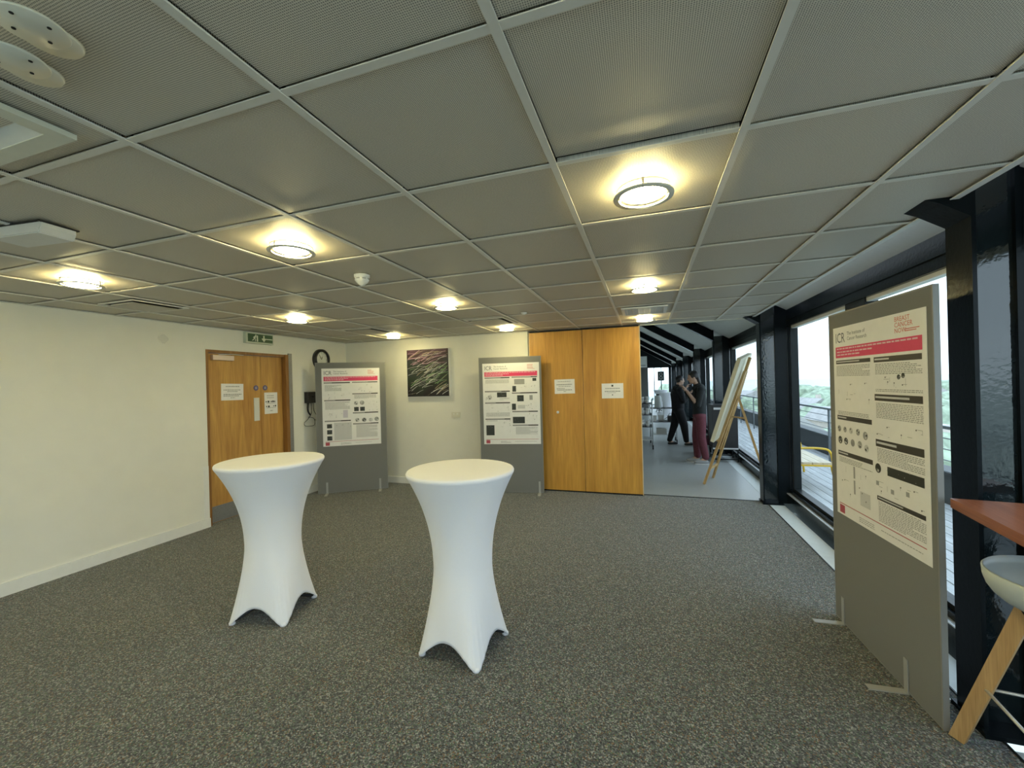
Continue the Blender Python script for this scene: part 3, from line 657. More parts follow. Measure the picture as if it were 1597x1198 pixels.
# ------------------------------------------------------------ cocktail tables
def cocktail_table(label, x, y, rot, rt=.335, H=1.09, group='white stretch-covered cocktail tables'):
    t = empty('cocktail_table', label, 'cocktail table', (x, y, 0), 0, group)
    b = B(); n = 192; ns = 56; rb, rm = .280, .205; rw = .180
    rings = []
    for s in range(ns+1):
        u = s/ns; ring = []
        for k in range(n):
            th = 2*PI*k/n; q = abs(math.cos(2*(th-rot)))          # 1 at feet and between; use 4-fold lobes
            ph = (math.cos(4*(th-rot))+1)/2                          # 1 at feet, 0 between
            dd = ((th-rot+PI/4) % (PI/2))-PI/4; td = abs(dd)/(PI/4); hem = .115*(1-(1-max(0, td-.09)/.91)**2.0)+.004
            z = (H-.03)*(1-u)+hem*u
            t1 = z/(H-.03)
            zw = .46
            if t1 > zw: r = rw+(rt-rw)*((t1-zw)/(1-zw))**2.15
            else:
                foot_r = rb if True else rb
                lob = ph**(1.7)
                flare = ((zw-t1)/zw)
                r = rw+(.018*flare)+(rb-rw-.018)*lob*flare**1.55+(.020)*(1-lob)*flare**1.6
            # fine pleats running up from the feet
            if t1 < .35: r += .0034*math.sin(50*(th-rot)+3*t1)*(ph**2.5)*(1-t1/.35)
            ring.append(b.verts.new((r*math.cos(th), r*math.sin(th), z)))
        rings.append(ring)
    for A, D in zip(rings, rings[1:]):
        for k in range(n): b.faces.new((A[k], A[(k+1) % n], D[(k+1) % n], D[k]))
    prev = rings[0]
    for r, z in ((rt+.004, H-.022), (rt+.005, H-.012), (rt+.001, H-.004), (rt-.008, H), (rt*.7, H+.0005), (rt*.35, H+.001)):
        ring = [b.verts.new((r*math.cos(2*PI*k/n), r*math.sin(2*PI*k/n), z)) for k in range(n)]
        for k in range(n): b.faces.new((ring[k], ring[(k+1) % n], prev[(k+1) % n], prev[k]))
        prev = ring
    cv = b.verts.new((0, 0, H+.001))
    for k in range(n): b.faces.new((cv, prev[k], prev[(k+1) % n]))
    o = obj('stretch_cover', fix(b), M_cloth, t, True)
    md = o.modifiers.new('thickness', 'SOLIDIFY'); md.thickness = .0015; md.offset = -1
    hb = B(); tube(hb, [((rings[-1][k % n].co.x if False else 0), 0, 0) for k in range(0)] or [(0, 0, .02), (0, 0, H-.05)], .03, 16)
    obj('pole', hb, M_kick, t)
    for k in range(4):
        a = rot+k*PI/2; fo = B(); tube(fo, [(.03*math.cos(a), .03*math.sin(a), .10), (.255*math.cos(a), .255*math.sin(a), .018)], .011, 10)
        obj('leg', fo, M_blk, t)
        fo = B(); lathe(fo, [(0, 0), (.021, 0), (.021, .012), (.014, .022), (0, .024)], 16, (.262*math.cos(a), .262*math.sin(a), 0)); obj('foot_pocket', fix(fo), M_cloth, t, True)
    return t
cocktail_table('white stretch-covered cocktail table on the left, in front of the oak double door', -2.60, 2.30, R(58), .345, 1.095)
cocktail_table('white stretch-covered cocktail table in the middle of the carpet', -1.10, 2.315, R(38), .325, 1.085)
cocktail_table('white cocktail table far down the corridor behind the person in black', .82, 17.5, R(40))
cocktail_table('white cocktail table farthest down the corridor by the end glazing', .72, 22.0, R(20))
# ------------------------------------------------------------ high wooden table and stool at right
ang = math.atan2(2.296-1.826, 1.254-1.187)-PI/2
t = empty('high_table', 'reddish-brown wooden high table top cropped by the right picture edge', 'high table', (1.254, 2.296, 0), ang)
M_red = wood('reddish_table_wood', (.24, .075, .035), (.40, .15, .075), 3, axis=1, rough=.3)
obj('tabletop', box(B(), .0, .42, -1.7, 0.0, 1.01, 1.05), M_red, t, bevel=.003)
for (x, y) in ((.32, -1.5), (.36, -.12)): obj('leg', box(B(), x, x+.04, y, y+.04, 0, 1.01), M_frame, t)
obj('stretcher', box(B(), .335, .36, -1.46, -.12, .25, .28), M_frame, t)
t = empty('bar_stool', 'bar stool with a grey moulded seat and oak legs at the right picture edge', 'stool', (1.462, 2.030, 0))
b = B(); n = 48; prof = []
def seat_pt(th, u, inner):
    rr = .232*math.sin(min(u, 1)*PI/2); z = .690+.14*(u**2.6)
    back = max(0, math.cos(th-R(-30))); z += .10*(u**3)*back
    if inner: rr -= .006*u; z += .010*(1-u*.4)
    return (rr*math.cos(th), rr*math.sin(th), z)
outer = [[b.verts.new(seat_pt(2*PI*k/n, u/10, False)) for k in range(n)] for u in range(1, 11)]
inner = [[b.verts.new(seat_pt(2*PI*k/n, u/10, True)) for k in range(n)] for u in range(10, 0, -1)]
al = outer+inner
for A, D in zip(al, al[1:]):
    for k in range(n): b.faces.new((A[k], A[(k+1) % n], D[(k+1) % n], D[k]))
b.faces.new(al[0][::-1]); b.faces.new(al[-1])
obj('seat', fix(b), mat('grey_moulded_plastic', (.50, .55, .54), .45), t, True)
M_ol = wood('pale_oak_leg', (.42, .25, .10), (.58, .38, .17), 6)
feet = []
for k in range(4):
    a = R(128.5+90*k); f0 = Vector((.333*math.cos(a), .333*math.sin(a), 0)); tp = Vector((.125*math.cos(a), .125*math.sin(a), .672))
    b = B(); bar(b, f0, f0+(tp-f0)*1.0, .024, .052, up=(math.cos(a), math.sin(a), 0)); 
    for v in b.verts: v.co.z = max(v.co.z, 0)
    obj('leg', b, M_ol, t, bevel=.003); feet.append(f0+(tp-f0)*.42)
b = B()
for k in range(4): tube(b, [feet[k], feet[(k+1) % 4]], .006, 8)
obj('footrest', b, M_alu, t, True)
obj('mounting_plate', fix(lathe(B(), [(0, .655), (.12, .655), (.13, .675), (0, .68)], 24)), M_frame, t)
# ------------------------------------------------------------ easel with board
t = empty('easel', 'wooden easel standing by the corridor windows', 'easel', (.95, 7.0, 0))
M_ez = wood('golden_easel_wood', (.46, .28, .10), (.66, .45, .20), 6)
o_ = Vector((.95, 7.0, 0)); F1 = Vector((.81, 6.83, 0))-o_; F2 = Vector((1.0, 7.30, 0))-o_; AP = Vector((1.40, 6.50, 1.88))-o_; RF = Vector((1.63, 6.62, .0))-o_
for f_ in (F1, F2):
    s_ = (F2-F1)*.12*(1 if f_ is F2 else -1); obj('leg', bar(B(), f_, AP+s_*.4-(AP-f_)*.10, .024, .034), M_ez, t)
obj('mast', bar(B(), (F1+F2)/2+(AP-(F1+F2)/2)*.28, AP, .02, .04), M_ez, t)
hg = (F1+F2)/2+(AP-(F1+F2)/2)*.72
obj('rear_leg', bar(B(), hg, RF, .022, .03), M_ez, t)
def on(u, w): return F1+(F2-F1)*w+(AP-(F1+F2)/2)*u
obj('cross_bar', bar(B(), F1+(AP-F1)*.13, F2+(AP-F2)*.13, .02, .03), M_ez, t)
obj('ledge', bar(B(), F1+(AP-F1)*.36+Vector((-.03, .01, 0)), F2+(AP-F2)*.36+Vector((-.03, .01, 0)), .05, .02), M_ez, t)
obj('brace', bar(B(), hg+(RF-hg)*.25, (F1+F2)/2+(AP-(F1+F2)/2)*.55, .012, .02), M_ez, t)
# board resting on the easel
ax = (AP-(F1+F2)/2).normalized(); sd = (F2-F1).normalized(); sd = (sd-ax*sd.dot(ax)).normalized(); nr = ax.cross(sd)
if nr.x > 0: nr = -nr
base = o_+(F1+F2)/2+(AP-(F1+F2)/2)*.37+nr*.045
Mx = Matrix.Identity(4)
for i in range(3): Mx[i][0] = sd[i]; Mx[i][1] = -nr[i]; Mx[i][2] = ax[i]; Mx[i][3] = base[i]
t = bpy.data.objects.new('easel_board', None); C.objects.link(t); t.matrix_world = Mx; tag(t, 'pale-edged canvas board leaning on the wooden easel', 'board')
obj('panel', box(B(), -.30, .30, -.05, .0, 0, 1.28), mat('cream_board_edge', (.72, .68, .52), .6), t, bevel=.002)
obj('printed_face', box(B(), -.285, .285, -.0535, -.0505, .015, 1.265), mat('dark_canvas_print', (.15, .14, .14), .7, noise=.4, nscale=6), t)
# black cabinet on a steel stand
t = empty('black_cabinet', 'black cabinet on a low steel frame behind the easel', 'cabinet', (1.40, 8.95, 0))
obj('body', box(B(), -.2, .24, -.25, .25, .27, 1.09), M_blk, t, bevel=.004)
obj('label_plate', box(B(), -.17, -.03, -.252, -.25, 1.0, 1.04), M_lgrey, t)
f = B()
for x in (-.2, .22):
    for y in (-.25, .23): box(f, x, x+.02, y, y+.02, 0, .27)
for z in (.04, .23):
    box(f, -.18, .22, -.25, -.23, z, z+.02); box(f, -.18, .22, .23, .25, z, z+.02); box(f, -.2, -.18, -.23, .23, z, z+.02); box(f, .22, .24, -.23, .23, z, z+.02)
obj('stand', f, M_frame, t); obj('front_rail', box(B(), -.2, .24, -.27, -.251, .245, .27), M_alu, t)
t = empty('radiator', 'low ribbed radiator under the corridor window behind the cabinet', 'radiator', (1.62, 11.0, 0))
f = B()
for k in range(16): box(f, -.05, .03, -1.0+k*.12, -.91+k*.12, .15, .82)
obj('fins', f, M_kick, t, bevel=.004); f = B(); box(f, -.04, .02, -1, .9, .10, .15); box(f, -.04, .02, -.9, -.86, 0, .1); box(f, -.04, .02, .76, .8, 0, .1); obj('base_rail', f, M_kick, t)
t = empty('maroon_armchair', 'low dark maroon chair against the corridor windows behind the man', 'chair', (1.13, 9.62, 0))
M_mar = mat('maroon_fabric', (.09, .022, .028), .8)
obj('seat', box(B(), -.12, .2, -.25, .25, .22, .36), M_mar, t, bevel=.02); obj('backrest', box(B(), .14, .22, -.25, .25, .36, .75), M_mar, t, bevel=.02)
for x in (-.1, .18):
    for y in (-.22, .22): obj('leg', box(B(), x-.015, x+.015, y-.015, y+.015, 0, .22), M_blk, t)
# ------------------------------------------------------------ trolleys with crockery
def trolley(label, x, y, w, d_, zs_):
    t = empty('catering_trolley', label, 'trolley', (x, y, 0), 0, 'steel catering trolleys')
    for k, z in enumerate(zs_):
        obj('shelf', box(B(), -w/2, w/2, -d_/2, d_/2, z-.012, z), M_alu if k == 0 else M_frame, t, bevel=.002)
    for sx in (-1, 1):
        for sy in (-1, 1):
            obj('post', tube(B(), [(sx*w/2, sy*d_/2, .10), (sx*w/2, sy*d_/2, zs_[-1]+.06)], .012, 10), M_alu, t, True)
            c_ = obj('castor', box(B(), sx*w/2-.015, sx*w/2+.015, sy*d_/2-.02, sy*d_/2+.02, .06, .11), M_kick, t)
            wv = B(); lathe(wv, [(0, -.014), (.05, -.014), (.05, .014), (0, .014)], 18)
            for v in wv.verts: v.co = Vector((sx*w/2+v.co.z, sy*d_/2+v.co.x, .05+v.co.y))
            obj('wheel', fix(wv), M_blk, c_)
        obj('handle', tube(B(), [(sx*w/2, -d_/2, zs_[-1]+.06), (sx*(w/2+.03), -d_/2+.03, zs_[-1]+.1), (sx*(w/2+.03), d_/2-.03, zs_[-1]+.1), (sx*w/2, d_/2, zs_[-1]+.06)], .012, 8), M_alu, t, True)
trolley('steel trolley standing behind the person in black', .40, 11.27, .62, .5, (.22, .54, .88))
trolley('crowded steel trolley at the edge of the oak partition', -.12, 10.3, .50, .6, (.22, .52, .80, 1.06))
def cup():
    t = empty('cup', '', 'cup'); obj('bowl', fix(lathe(B(), [(0, 0), (.025, 0), (.028, .006), (.04, .04), (.043, .072), (.040, .072), (.036, .04), (.022, .008), (0, .008)], 18)), M_white, t, True)
    obj('handle', tube(B(), [(.040, 0, .06), (.062, 0, .055), (.06, 0, .03), (.036, 0, .025)], .004, 6), M_white, t, True); return t
c0 = cup(); fst = True; rr = random.Random(5)
ncup = 0
for z in (.52, .80, 1.06):
    for i in range(4):
        for j in range(3):
            for k in range(2 if (i+j) % 2 else 1):
                if rr.random() < .15: continue
                o = c0 if fst else copy_tree(c0); fst = False
                o.location = (-.32+i*.115+rr.uniform(-.008, .008), 10.08+j*.19, z+k*.073+.0005); o.rotation_euler = (0, 0, rr.uniform(0, 6.2))
                tag(o, 'white cup among the crockery crowding the left trolley', 'cup', 'cups on the crowded trolley'); ncup += 1
t = empty('water_canister', 'translucent white canister with a dark lid on the top shelf of the trolley', 'canister', (.29, 11.2, .8805))
t.scale = (.72, .72, .85)
obj('body', fix(lathe(B(), [(0, 0), (.11, 0), (.12, .02), (.12, .30), (.10, .36), (.06, .38), (0, .38)], 28)), mat('milky_plastic', (.66, .70, .68), .3), t, True)
obj('lid', fix(lathe(B(), [(0, .38), (.055, .38), (.055, .42), (0, .42)], 20)), M_blk, t); obj('spout', tube(B(), [(.12, -.02, .20), (.16, -.02, .20), (.17, -.02, .05)], .008, 8), M_alu, t, True)
t = empty('black_camera_bag', 'small black bag on the middle shelf of the trolley', 'bag', (.60, 11.2, .5405)); obj('body', box(B(), -.09, .09, -.07, .07, 0, .14), M_blk, t, bevel=.015); obj('strap', tube(B(), [(-.07, 0, .135), (-.04, 0, .20), (.04, 0, .20), (.07, 0, .135)], .008, 6), M_blk, t)
for k, (x, y) in enumerate(((.18, 11.2), (.36, 11.35))):
    t = empty('storage_tub', ['white tub on the middle shelf, left of the black bag', 'white tub on the middle shelf, behind the first tub'][k], 'tub', (x, y, .5405)); obj('body', fix(prism(B(), [(-.06, 0), (.06, 0), (.07, .14), (-.07, .14)], -.06, .06, 'y')), M_white, t, bevel=.004); obj('rim', box(box(B(), -.075, .075, -.067, -.06, .13, .145), -.075, .075, .06, .067, .13, .145), M_white, t)
t = empty('cardboard_box', 'flat carton on the bottom shelf of the trolley', 'box', (.36, 11.27, .2205)); obj('body', box(B(), -.12, .12, -.16, .16, 0, .13), mat('pale_card', (.55, .54, .48), .8), t, bevel=.003); obj('tape', box(B(), -.121, .121, -.02, .02, .1301, .131), M_paper, t)
# grey pillar with white box, far glazing panel
struct('corridor_pillar', box(B(), -.30, .12, 20.3, 20.6, 0, 2.2), mat('grey_pillar_paint', (.12, .12, .11), .7), 'grey pillar at the far left of the corridor view')
t = empty('wall_heater_box', 'white box above the grey pillar down the corridor', 'white box', (-.08, 20.3, 2.2)); obj('housing', box(B(), -.22, .17, -.05, .25, .0, .52), M_white, t, bevel=.01); obj('vent', box(B(), -.15, .10, -.055, -.05, .08, .12), M_grey, t)
t = empty('round_window_sign', 'small dark rounded sign standing before the end glazing', 'sign', (.88, 26.0, 0))
obj('panel', box(B(), -.18, .18, -.02, .02, 1.55, 2.1), mat('dark_green_sign', (.02, .04, .035), .4), t, bevel=.01); g = B()
for zc in (1.72, 1.93):
    tube(g, [(.08*math.cos(k*PI/8), -.024, zc+.08*math.sin(k*PI/8)) for k in range(17)], .012, 6)
obj('ring_marks', g, M_lgrey, t); obj('stand_pole', tube(B(), [(0, 0, 0), (0, 0, 1.56)], .015, 8), M_blk, t); obj('stand_base', fix(lathe(B(), [(0, 0), (.16, 0), (.15, .015), (0, .02)], 20)), M_blk, t)
# ------------------------------------------------------------ people
M_skin = mat('skin', (.50, .31, .22), .55, noise=.05, nscale=15)
M_hair = mat('black_hair', (.010, .008, .008), .5, noise=.3, nscale=60)
def skinmesh(chains, sub=1):
    """chains of (pos, radius) joints, each chain a tapered limb with rounded joints; bake() fuses them into one surface"""
    b = B()
    for ch in chains:
        pts = []
        for i in range(len(ch)-1):
            (p0, r0), (p1, r1) = ch[i], ch[i+1]
            r0 = r0 if isinstance(r0, tuple) else (r0, r0); r1 = r1 if isinstance(r1, tuple) else (r1, r1)
            for q in range(5):
                u = q/5; pts.append((Vector(p0).lerp(Vector(p1), u), r0[0]+(r1[0]-r0[0])*u, r0[1]+(r1[1]-r0[1])*u))
        p, r = ch[-1]; r = r if isinstance(r, tuple) else (r, r); pts.append((Vector(p), r[0], r[1]))
        rings = []; n = 20
        for i, (p, rx, ry) in enumerate(pts):
            d = (pts[min(i+1, len(pts)-1)][0]-pts[max(i-1, 0)][0]).normalized(); s = Vector((1, 0, 0)); s = (s-d*s.dot(d))
            if s.length < .2: s = Vector((0, 1, 0)); s = s-d*s.dot(d)
            s.normalize(); u = d.cross(s)
            rings.append([b.verts.new(p+s*rx*math.cos(2*PI*k/n)+u*ry*math.sin(2*PI*k/n)) for k in range(n)])
        for A, D in zip(rings, rings[1:]):
            for k in range(n): b.faces.new((A[k], A[(k+1) % n], D[(k+1) % n], D[k]))
        b.faces.new(rings[0][::-1]); b.faces.new(rings[-1])
        for (p, r) in ch:
            r = r if isinstance(r, tuple) else (r, r); res = bmesh.ops.create_uvsphere(b, u_segments=16, v_segments=10, radius=1)
            for v in res['verts']: v.co = Vector((v.co.x*r[0], v.co.y*r[1], v.co.z*min(r)*.9))+Vector(p)
    fix(b); me = bpy.data.meshes.new('body'); b.to_mesh(me); b.free(); o = bpy.data.objects.new('body', me); C.objects.link(o); return o
def bake(o, name, m, parent, extra=None, voxel=None):
    bpy.context.view_layer.update()
    me = bpy.data.meshes.new_from_object(o.evaluated_get(bpy.context.evaluated_depsgraph_get())); bpy.data.objects.remove(o)
    if extra is not None or voxel:
        b = B(); b.from_mesh(me)
        if extra: extra(b)
        me2 = bpy.data.meshes.new(name); b.to_mesh(me2); b.free(); me = me2
        if voxel:
            q = bpy.data.objects.new(name, me); C.objects.link(q); md = q.modifiers.new('r', 'REMESH'); md.mode = 'VOXEL'; md.voxel_size = voxel; md.use_smooth_shade = True
            sm = q.modifiers.new('s', 'SMOOTH'); sm.factor = .5; sm.iterations = 2
            bpy.context.view_layer.update(); me = bpy.data.meshes.new_from_object(q.evaluated_get(bpy.context.evaluated_depsgraph_get())); bpy.data.objects.remove(q)
    me.materials.clear()
    for p in me.polygons: p.use_smooth = True; p.material_index = 0
    return link(name, me, m, parent)
def ell(b, c, r, rot=None, n=20):
    res = bmesh.ops.create_uvsphere(b, u_segments=n, v_segments=n//2+2, radius=1)
    for v in res['verts']:
        q = Vector((v.co.x*r[0], v.co.y*r[1], v.co.z*r[2]))
        if rot: q = rot @ q
        v.co = q+Vector(c)
    return res['verts']
def person(label, loc, rz, hgt, top_m, leg_m, shoe_m, arms, head_tilt, hair_long, stride, phone):
    k = hgt/1.73; bk = phone.get('bulk', 1); t = empty('person', label, 'person', loc, rz)     # local forward is +y, x to the person's right
    P = lambda x, y, z: (x*k, y*k, z*k)
    fx = stride
    hipz = .90; leg = {}
    for s in (-1, 1):
        kx = s*.10; fy = fx*s
        leg[s] = [(P(s*.09, 0, hipz-.04), .085*k), (P(kx, .02+fy*.5, .50), .058*k), (P(kx, -.02+fy, .10), .040*k)]
    pel = (P(0, 0, hipz+.04), (.135*k, .10*k)); wst = (P(0, .0, 1.08), (.125*k, .092*k)); cst = (P(0, .0, 1.28), (.15*k, .105*k)); shc = (P(0, .0, 1.42), (.10*k, .075*k))
    nk = (P(0, .02, 1.49), .052*k); hd = (P(0, .05+head_tilt*.06, 1.585), .065*k)
    body = [[pel, wst, cst, shc, nk, hd]]
    for s in (-1, 1): body.append([pel]+leg[s]+[(P(s*.10, .10+fx*s, .04), .032*k)])
    hands = []
    for s, (el, wr) in arms.items():
        body.append([shc, (P(s*.175, 0, 1.40), .052*k), (P(*el), .040*k), (P(*wr), .027*k)])
        hands.append((s, Vector(P(*el)), Vector(P(*wr))))
    ob = skinmesh(body, 1)
    rot = Matrix.Rotation(-head_tilt*.5, 3, 'X'); hc = Vector(P(0, .055+head_tilt*.07, 1.62))
    def extra(b):
        ell(b, hc, (.074*k, .094*k, .112*k), rot); ell(b, hc+rot @ Vector((0, .035*k, -.06*k)), (.052*k, .055*k, .055*k), rot)      # skull and jaw
        ell(b, hc+rot @ Vector((0, .098*k, -.012*k)), (.012*k, .018*k, .022*k), rot, 10)                                          # nose
        for s in (-1, 1): ell(b, hc+rot @ Vector((s*.074*k, -.005*k, -.01*k)), (.010*k, .018*k, .030*k), rot, 10)               # ears
        for s, el, wr in hands:
            d = (wr-el).normalized(); sd = d.cross(Vector((0, 0, 1)))
            if sd.length < .1: sd = d.cross(Vector((0, 1, 0)))
            sd.normalize(); up = sd.cross(d); Mh = Matrix((sd, d, up)).transposed()
            ell(b, wr+d*.05*k, (.040*k, .052*k, .017*k), Mh, 14)
            for q in range(4):
                off = (-.030+.020*q)*k; L = (.070, .078, .074, .058)[q]*k; p0 = wr+d*.085*k+sd*off
                tube(b, [p0, p0+d*L*.45-up*.004, p0+d*L*.8-up*.022*k, p0+d*L*.9-up*.045*k], .0088*k, 8, .0068*k)
            p0 = wr+d*.03*k-sd*.034*k; tube(b, [p0, p0-sd*.022*k+d*.025*k-up*.01, p0-sd*.02*k+d*.06*k-up*.025*k], .011*k, 8, .008*k)
    bo = bake(ob, 'body', M_skin, t, extra, .0075)
    # clothes
    G = 1.13
    tr = skinmesh([[(P(0, 0, hipz+.12), (.132*k, .10*k)), (P(0, 0, hipz+.02), (.148*k, .118*k*bk))]+leg_s for leg_s in
                   [[(leg[s][0][0], .098*k*bk), (leg[s][1][0], .076*k*bk), (P(s*.10, -.02+fx*s, .13), .062*k)] for s in (-1, 1)]], 2)
    bake(tr, 'trousers', leg_m, t, None, .010)
    tp = [[(P(0, 0, .93), (.146*k*bk, .118*k*bk)), (P(0, 0, 1.08), (.142*k*bk, .110*k*bk**1.5)), (P(0, 0, 1.28), (.166*k*bk, .122*k*bk**1.5)), (P(0, 0, 1.42), (.118*k, .090*k)), (P(0, .015, 1.475), .068*k)]]
    for s, (el, wr) in arms.items():
        e = Vector(P(*el)); w_ = Vector(P(*wr)); fr = .92 if s in phone.get('long', ()) else .15
        tp.append([(P(0, 0, 1.42), (.118*k, .090*k)), (P(s*.175, 0, 1.395), .066*k*bk), (tuple(e), .052*k*bk), (tuple(e+(w_-e)*fr), .040*k)])
    bake(skinmesh(tp, 2), 'top', top_m, t, None, .010)
    for s in (-1, 1):
        sh = B(); ell(sh, P(s*.10, .055+fx*s, .045), (.045*k, .13*k, .048*k)); 
        for v in sh.verts: v.co.z = max(v.co.z, .004)
        so = obj('shoe', sh, shoe_m, t, True)
        obj('sole', prism(B(), [(s*.10*k+.046*k*math.cos(a*PI/10), (.055+fx*s)*k+.132*k*math.sin(a*PI/10)) for a in range(20)], 0, .016, 'z'), M_lgrey, so)
    # hair
    hb = B(); ell(hb, hc+rot @ Vector((0, -.018*k, .022*k)), (.083*k, .098*k, .106*k), rot, 28)
    for v in list(hb.verts):
        q = rot.transposed() @ (v.co-hc)
        if q.y > .055*k and q.z < .045*k: v.co = hc+rot @ Vector((q.x*.8, .045*k, q.z))
        if q.z < -.04*k and q.y > -.03*k: v.co = hc+rot @ Vector((q.x*.75, min(q.y, -.02*k), q.z*.8))
    if hair_long: ell(hb, hc+rot @ Vector((0, -.065*k, -.06*k)), (.07*k, .045*k, .13*k), rot)
    obj('hair', hb, M_hair, t, True)
    # face details
    fb = B()
    for s in (-1, 1): ell(fb, hc+rot @ Vector((s*.028*k, .088*k, .008*k)), (.012*k, .006*k, .006*k), rot, 10)
    obj('eyes', fb, M_ink, bo); fb = B(); ell(fb, hc+rot @ Vector((0, .089*k, -.052*k)), (.022*k, .006*k, .006*k), rot, 10)
    obj('mouth', fb, mat('lips', (.35, .14, .12), .5), bo)
    return t
M_top = mat('black_jersey', (.008, .010, .010), .85, noise=.15, nscale=80)
M_blackc = mat('black_cotton', (.006, .006, .007), .9, noise=.2, nscale=60)
M_maroon = mat('maroon_cotton', (.115, .026, .036), .85, noise=.15, nscale=40)
M_shoe = mat('grey_trainers', (.30, .30, .29), .7)
person('person in a black top and maroon trousers, head bent, raising a hand', (.955, 8.50, 0), R(95), 1.74, M_top, M_maroon, M_shoe,
       {-1: ((-.21, .06, 1.10), (-.10, .22, 1.36)), 1: ((.22, .02, 1.10), (.10, .22, 1.38))}, .55, True, .05, {'long': (1,)})
person('person all in black beside the trolley, one hand held to the face', (.73, 10.70, 0), R(-75), 1.68, M_blackc, M_blackc, M_blk,
       {-1: ((-.26, .10, 1.13), (-.10, .24, 1.42)), 1: ((.22, .06, 1.10), (.14, .26, 1.30))}, -.0+.2, False, .17, {'long': (-1, 1), 'bulk': 1.22})
# ------------------------------------------------------------ terrace and outside
M_deck = wood('weathered_deck', (.42, .44, .45), (.60, .62, .63), 3, axis=1, rough=.6)
M_gap = mat('deck_gap', (.05, .055, .06), .9)
b = B()
for k in range(12): box(b, 1.86+k*.125, 1.86+k*.125+.117, -4, 30, .0, .045)
struct('deck', b, M_deck, 'weathered grey deck boards of the roof terrace')
struct('deck_base', box(B(), 1.84, 3.4, -4, 30, -.3, .0), M_gap, 'dark substructure under the terrace deck')
struct('parapet', box(box(B(), 3.36, 3.55, -4, 30, -.3, .40), 3.33, 3.58, -4, 30, .40, .43), mat('dark_parapet', (.06, .065, .065), .6), 'low dark parapet at the terrace edge')
t = empty('terrace_railing', 'grey metal balustrade with horizontal rails along the terrace', 'railing', (3.10, 0, 0))
M_rail = mat('grey_rail_metal', (.22, .24, .25), .4, .5)
obj('top_rail', box(B(), -.03, .03, -4, 30, .985, 1.02), M_rail, t)
for z in (.52, .64, .76, .88): obj('wire_rail', tube(B(), [(0, -4, z), (0, 30, z)], .006, 6), M_rail, t, True)
for k in range(19): obj('post', box(B(), -.012, .012, -3.9+k*1.8, -3.85+k*1.8, .045, .985), M_rail, t)
t = empty('terrace_bench', 'pale slatted bench with a yellow tubular frame on the terrace outside the window', 'bench', (2.14, 7.2, .045))
M_bw = wood('pale_bench_wood', (.60, .50, .33), (.75, .65, .46), 4, axis=1)
M_yel = mat('yellow_powder_coat', (.80, .50, .03), .4)
for k in range(4): obj('seat_slat', box(B(), -.24+k*.12, -.24+k*.12+.114, -.62, .62, .34, .375), M_bw, t)
for y in (-.6, .6): obj('arm_frame', cable([(-.24, y, 0), (-.25, y, .30), (-.22, y, .54), (-.12, y, .565), (.10, y, .565), (.20, y, .53), (.235, y, .40), (.225, y, .30), (.26, y, .12), (.27, y, 0)], .016), M_yel, t, True)
obj('front_rail', box(B(), -.25, .25, -.64, -.622, .325, .345), M_yel, t)
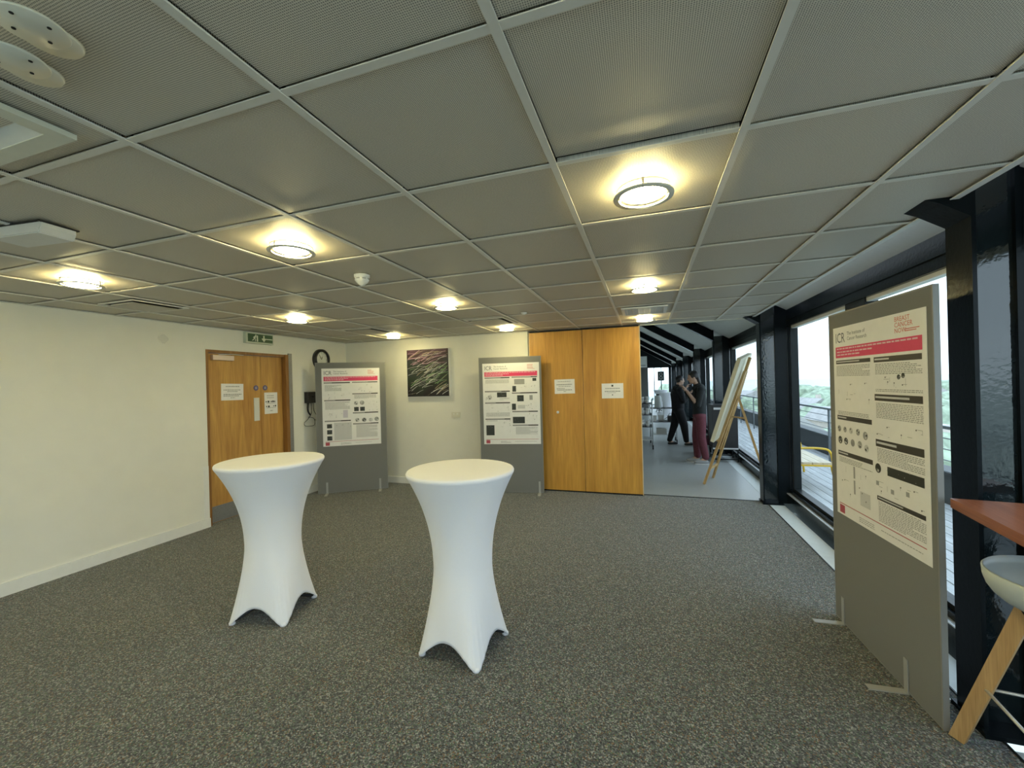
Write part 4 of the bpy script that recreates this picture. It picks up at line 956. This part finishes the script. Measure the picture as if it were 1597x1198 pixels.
# ground, woods and houses below
struct('ground', box(B(), -900, 1500, -900, 1500, -19, -18), mat('distant_ground', (.50, .54, .47), .9, noise=.25, nscale=.05), 'town ground far below the terrace')  # ground colour is lightened: the haze of distance is painted in
rr = random.Random(11)
M_roof = mat('slate_roofs', (.42, .40, .39), .8, noise=.15, nscale=.5); M_brick = mat('pale_brick_walls', (.60, .52, .46), .85, noise=.1, nscale=1); M_rend = mat('white_rendered_walls', (.68, .68, .65), .8)
M_leaf = mat('distant_foliage', (.34, .41, .30), .9, noise=.35, nscale=.6)  # leaf albedo raised to stand in for haze, no volume used
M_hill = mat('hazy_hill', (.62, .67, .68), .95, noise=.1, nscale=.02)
k = 0
names = ['nearest', 'second', 'third', 'fourth', 'fifth', 'sixth', 'seventh', 'eighth', 'ninth', 'tenth', 'eleventh', 'twelfth']
for i in range(12):
    a = R(62+i*2.3+rr.uniform(-.6, .6)); dist = 70+i*20; a = R((64, 75, 69, 81, 61, 72, 66, 78, 70, 63, 75, 68)[i])
    x, y = dist*math.cos(a)*1.0, dist*math.sin(a); w, d_, h = rr.uniform(9, 16), rr.uniform(8, 12), rr.uniform(7, 11)
    t = empty('distant_house', '%s house beyond the terrace railing, counting outward' % names[i], 'house', (x, y, -18), rr.uniform(-.4, .4), 'houses below the terrace')
    obj('walls', box(B(), -w/2, w/2, -d_/2, d_/2, 0, h), M_rend if i % 3 == 0 else M_brick, t)
    b = B(); prism(b, [(-w/2-.5, h), (w/2+.5, h), (0, h+3.5)] if i % 2 else [(-w/2-.4, h), (w/2+.4, h), (w/2-2, h+2.6), (-w/2+2, h+2.6)], -d_/2-.4, d_/2+.4, 'y'); obj('roof', fix(b), M_roof, t)
    b = B()
    for q in range(int(w/2.6)):
        for z in (1.2, 4.2): box(b, -w/2+1+q*2.6, -w/2+2.2+q*2.6, -d_/2-.05, -d_/2, z, z+1.5)
    obj('windows', b, M_frame, t); obj('chimney', box(B(), w*.2, w*.2+1, -.6, .6, h+.8, h+4.5), M_brick, t)
def crown(b, x, y, z, r):
    res = bmesh.ops.create_icosphere(b, subdivisions=2, radius=1)
    for v in res['verts']: n_ = v.co.normalized(); f = r*(1+rr.uniform(-.14, .14)); v.co = Vector((x+n_.x*f, y+n_.y*f, z+n_.z*f*.85))
b = B()
for i in range(150):
    dist = rr.uniform(40, 330); a = R(rr.uniform(52, 88)); r = rr.uniform(3, 6)
    crown(b, dist*math.cos(a), dist*math.sin(a), -18+r*1.1+rr.uniform(0, 3)+(dist-100)*.02, r)
tag(obj('tree_canopy', b, M_leaf), 'mass of treetops between the distant houses', 'trees', kind='stuff')
b = B()
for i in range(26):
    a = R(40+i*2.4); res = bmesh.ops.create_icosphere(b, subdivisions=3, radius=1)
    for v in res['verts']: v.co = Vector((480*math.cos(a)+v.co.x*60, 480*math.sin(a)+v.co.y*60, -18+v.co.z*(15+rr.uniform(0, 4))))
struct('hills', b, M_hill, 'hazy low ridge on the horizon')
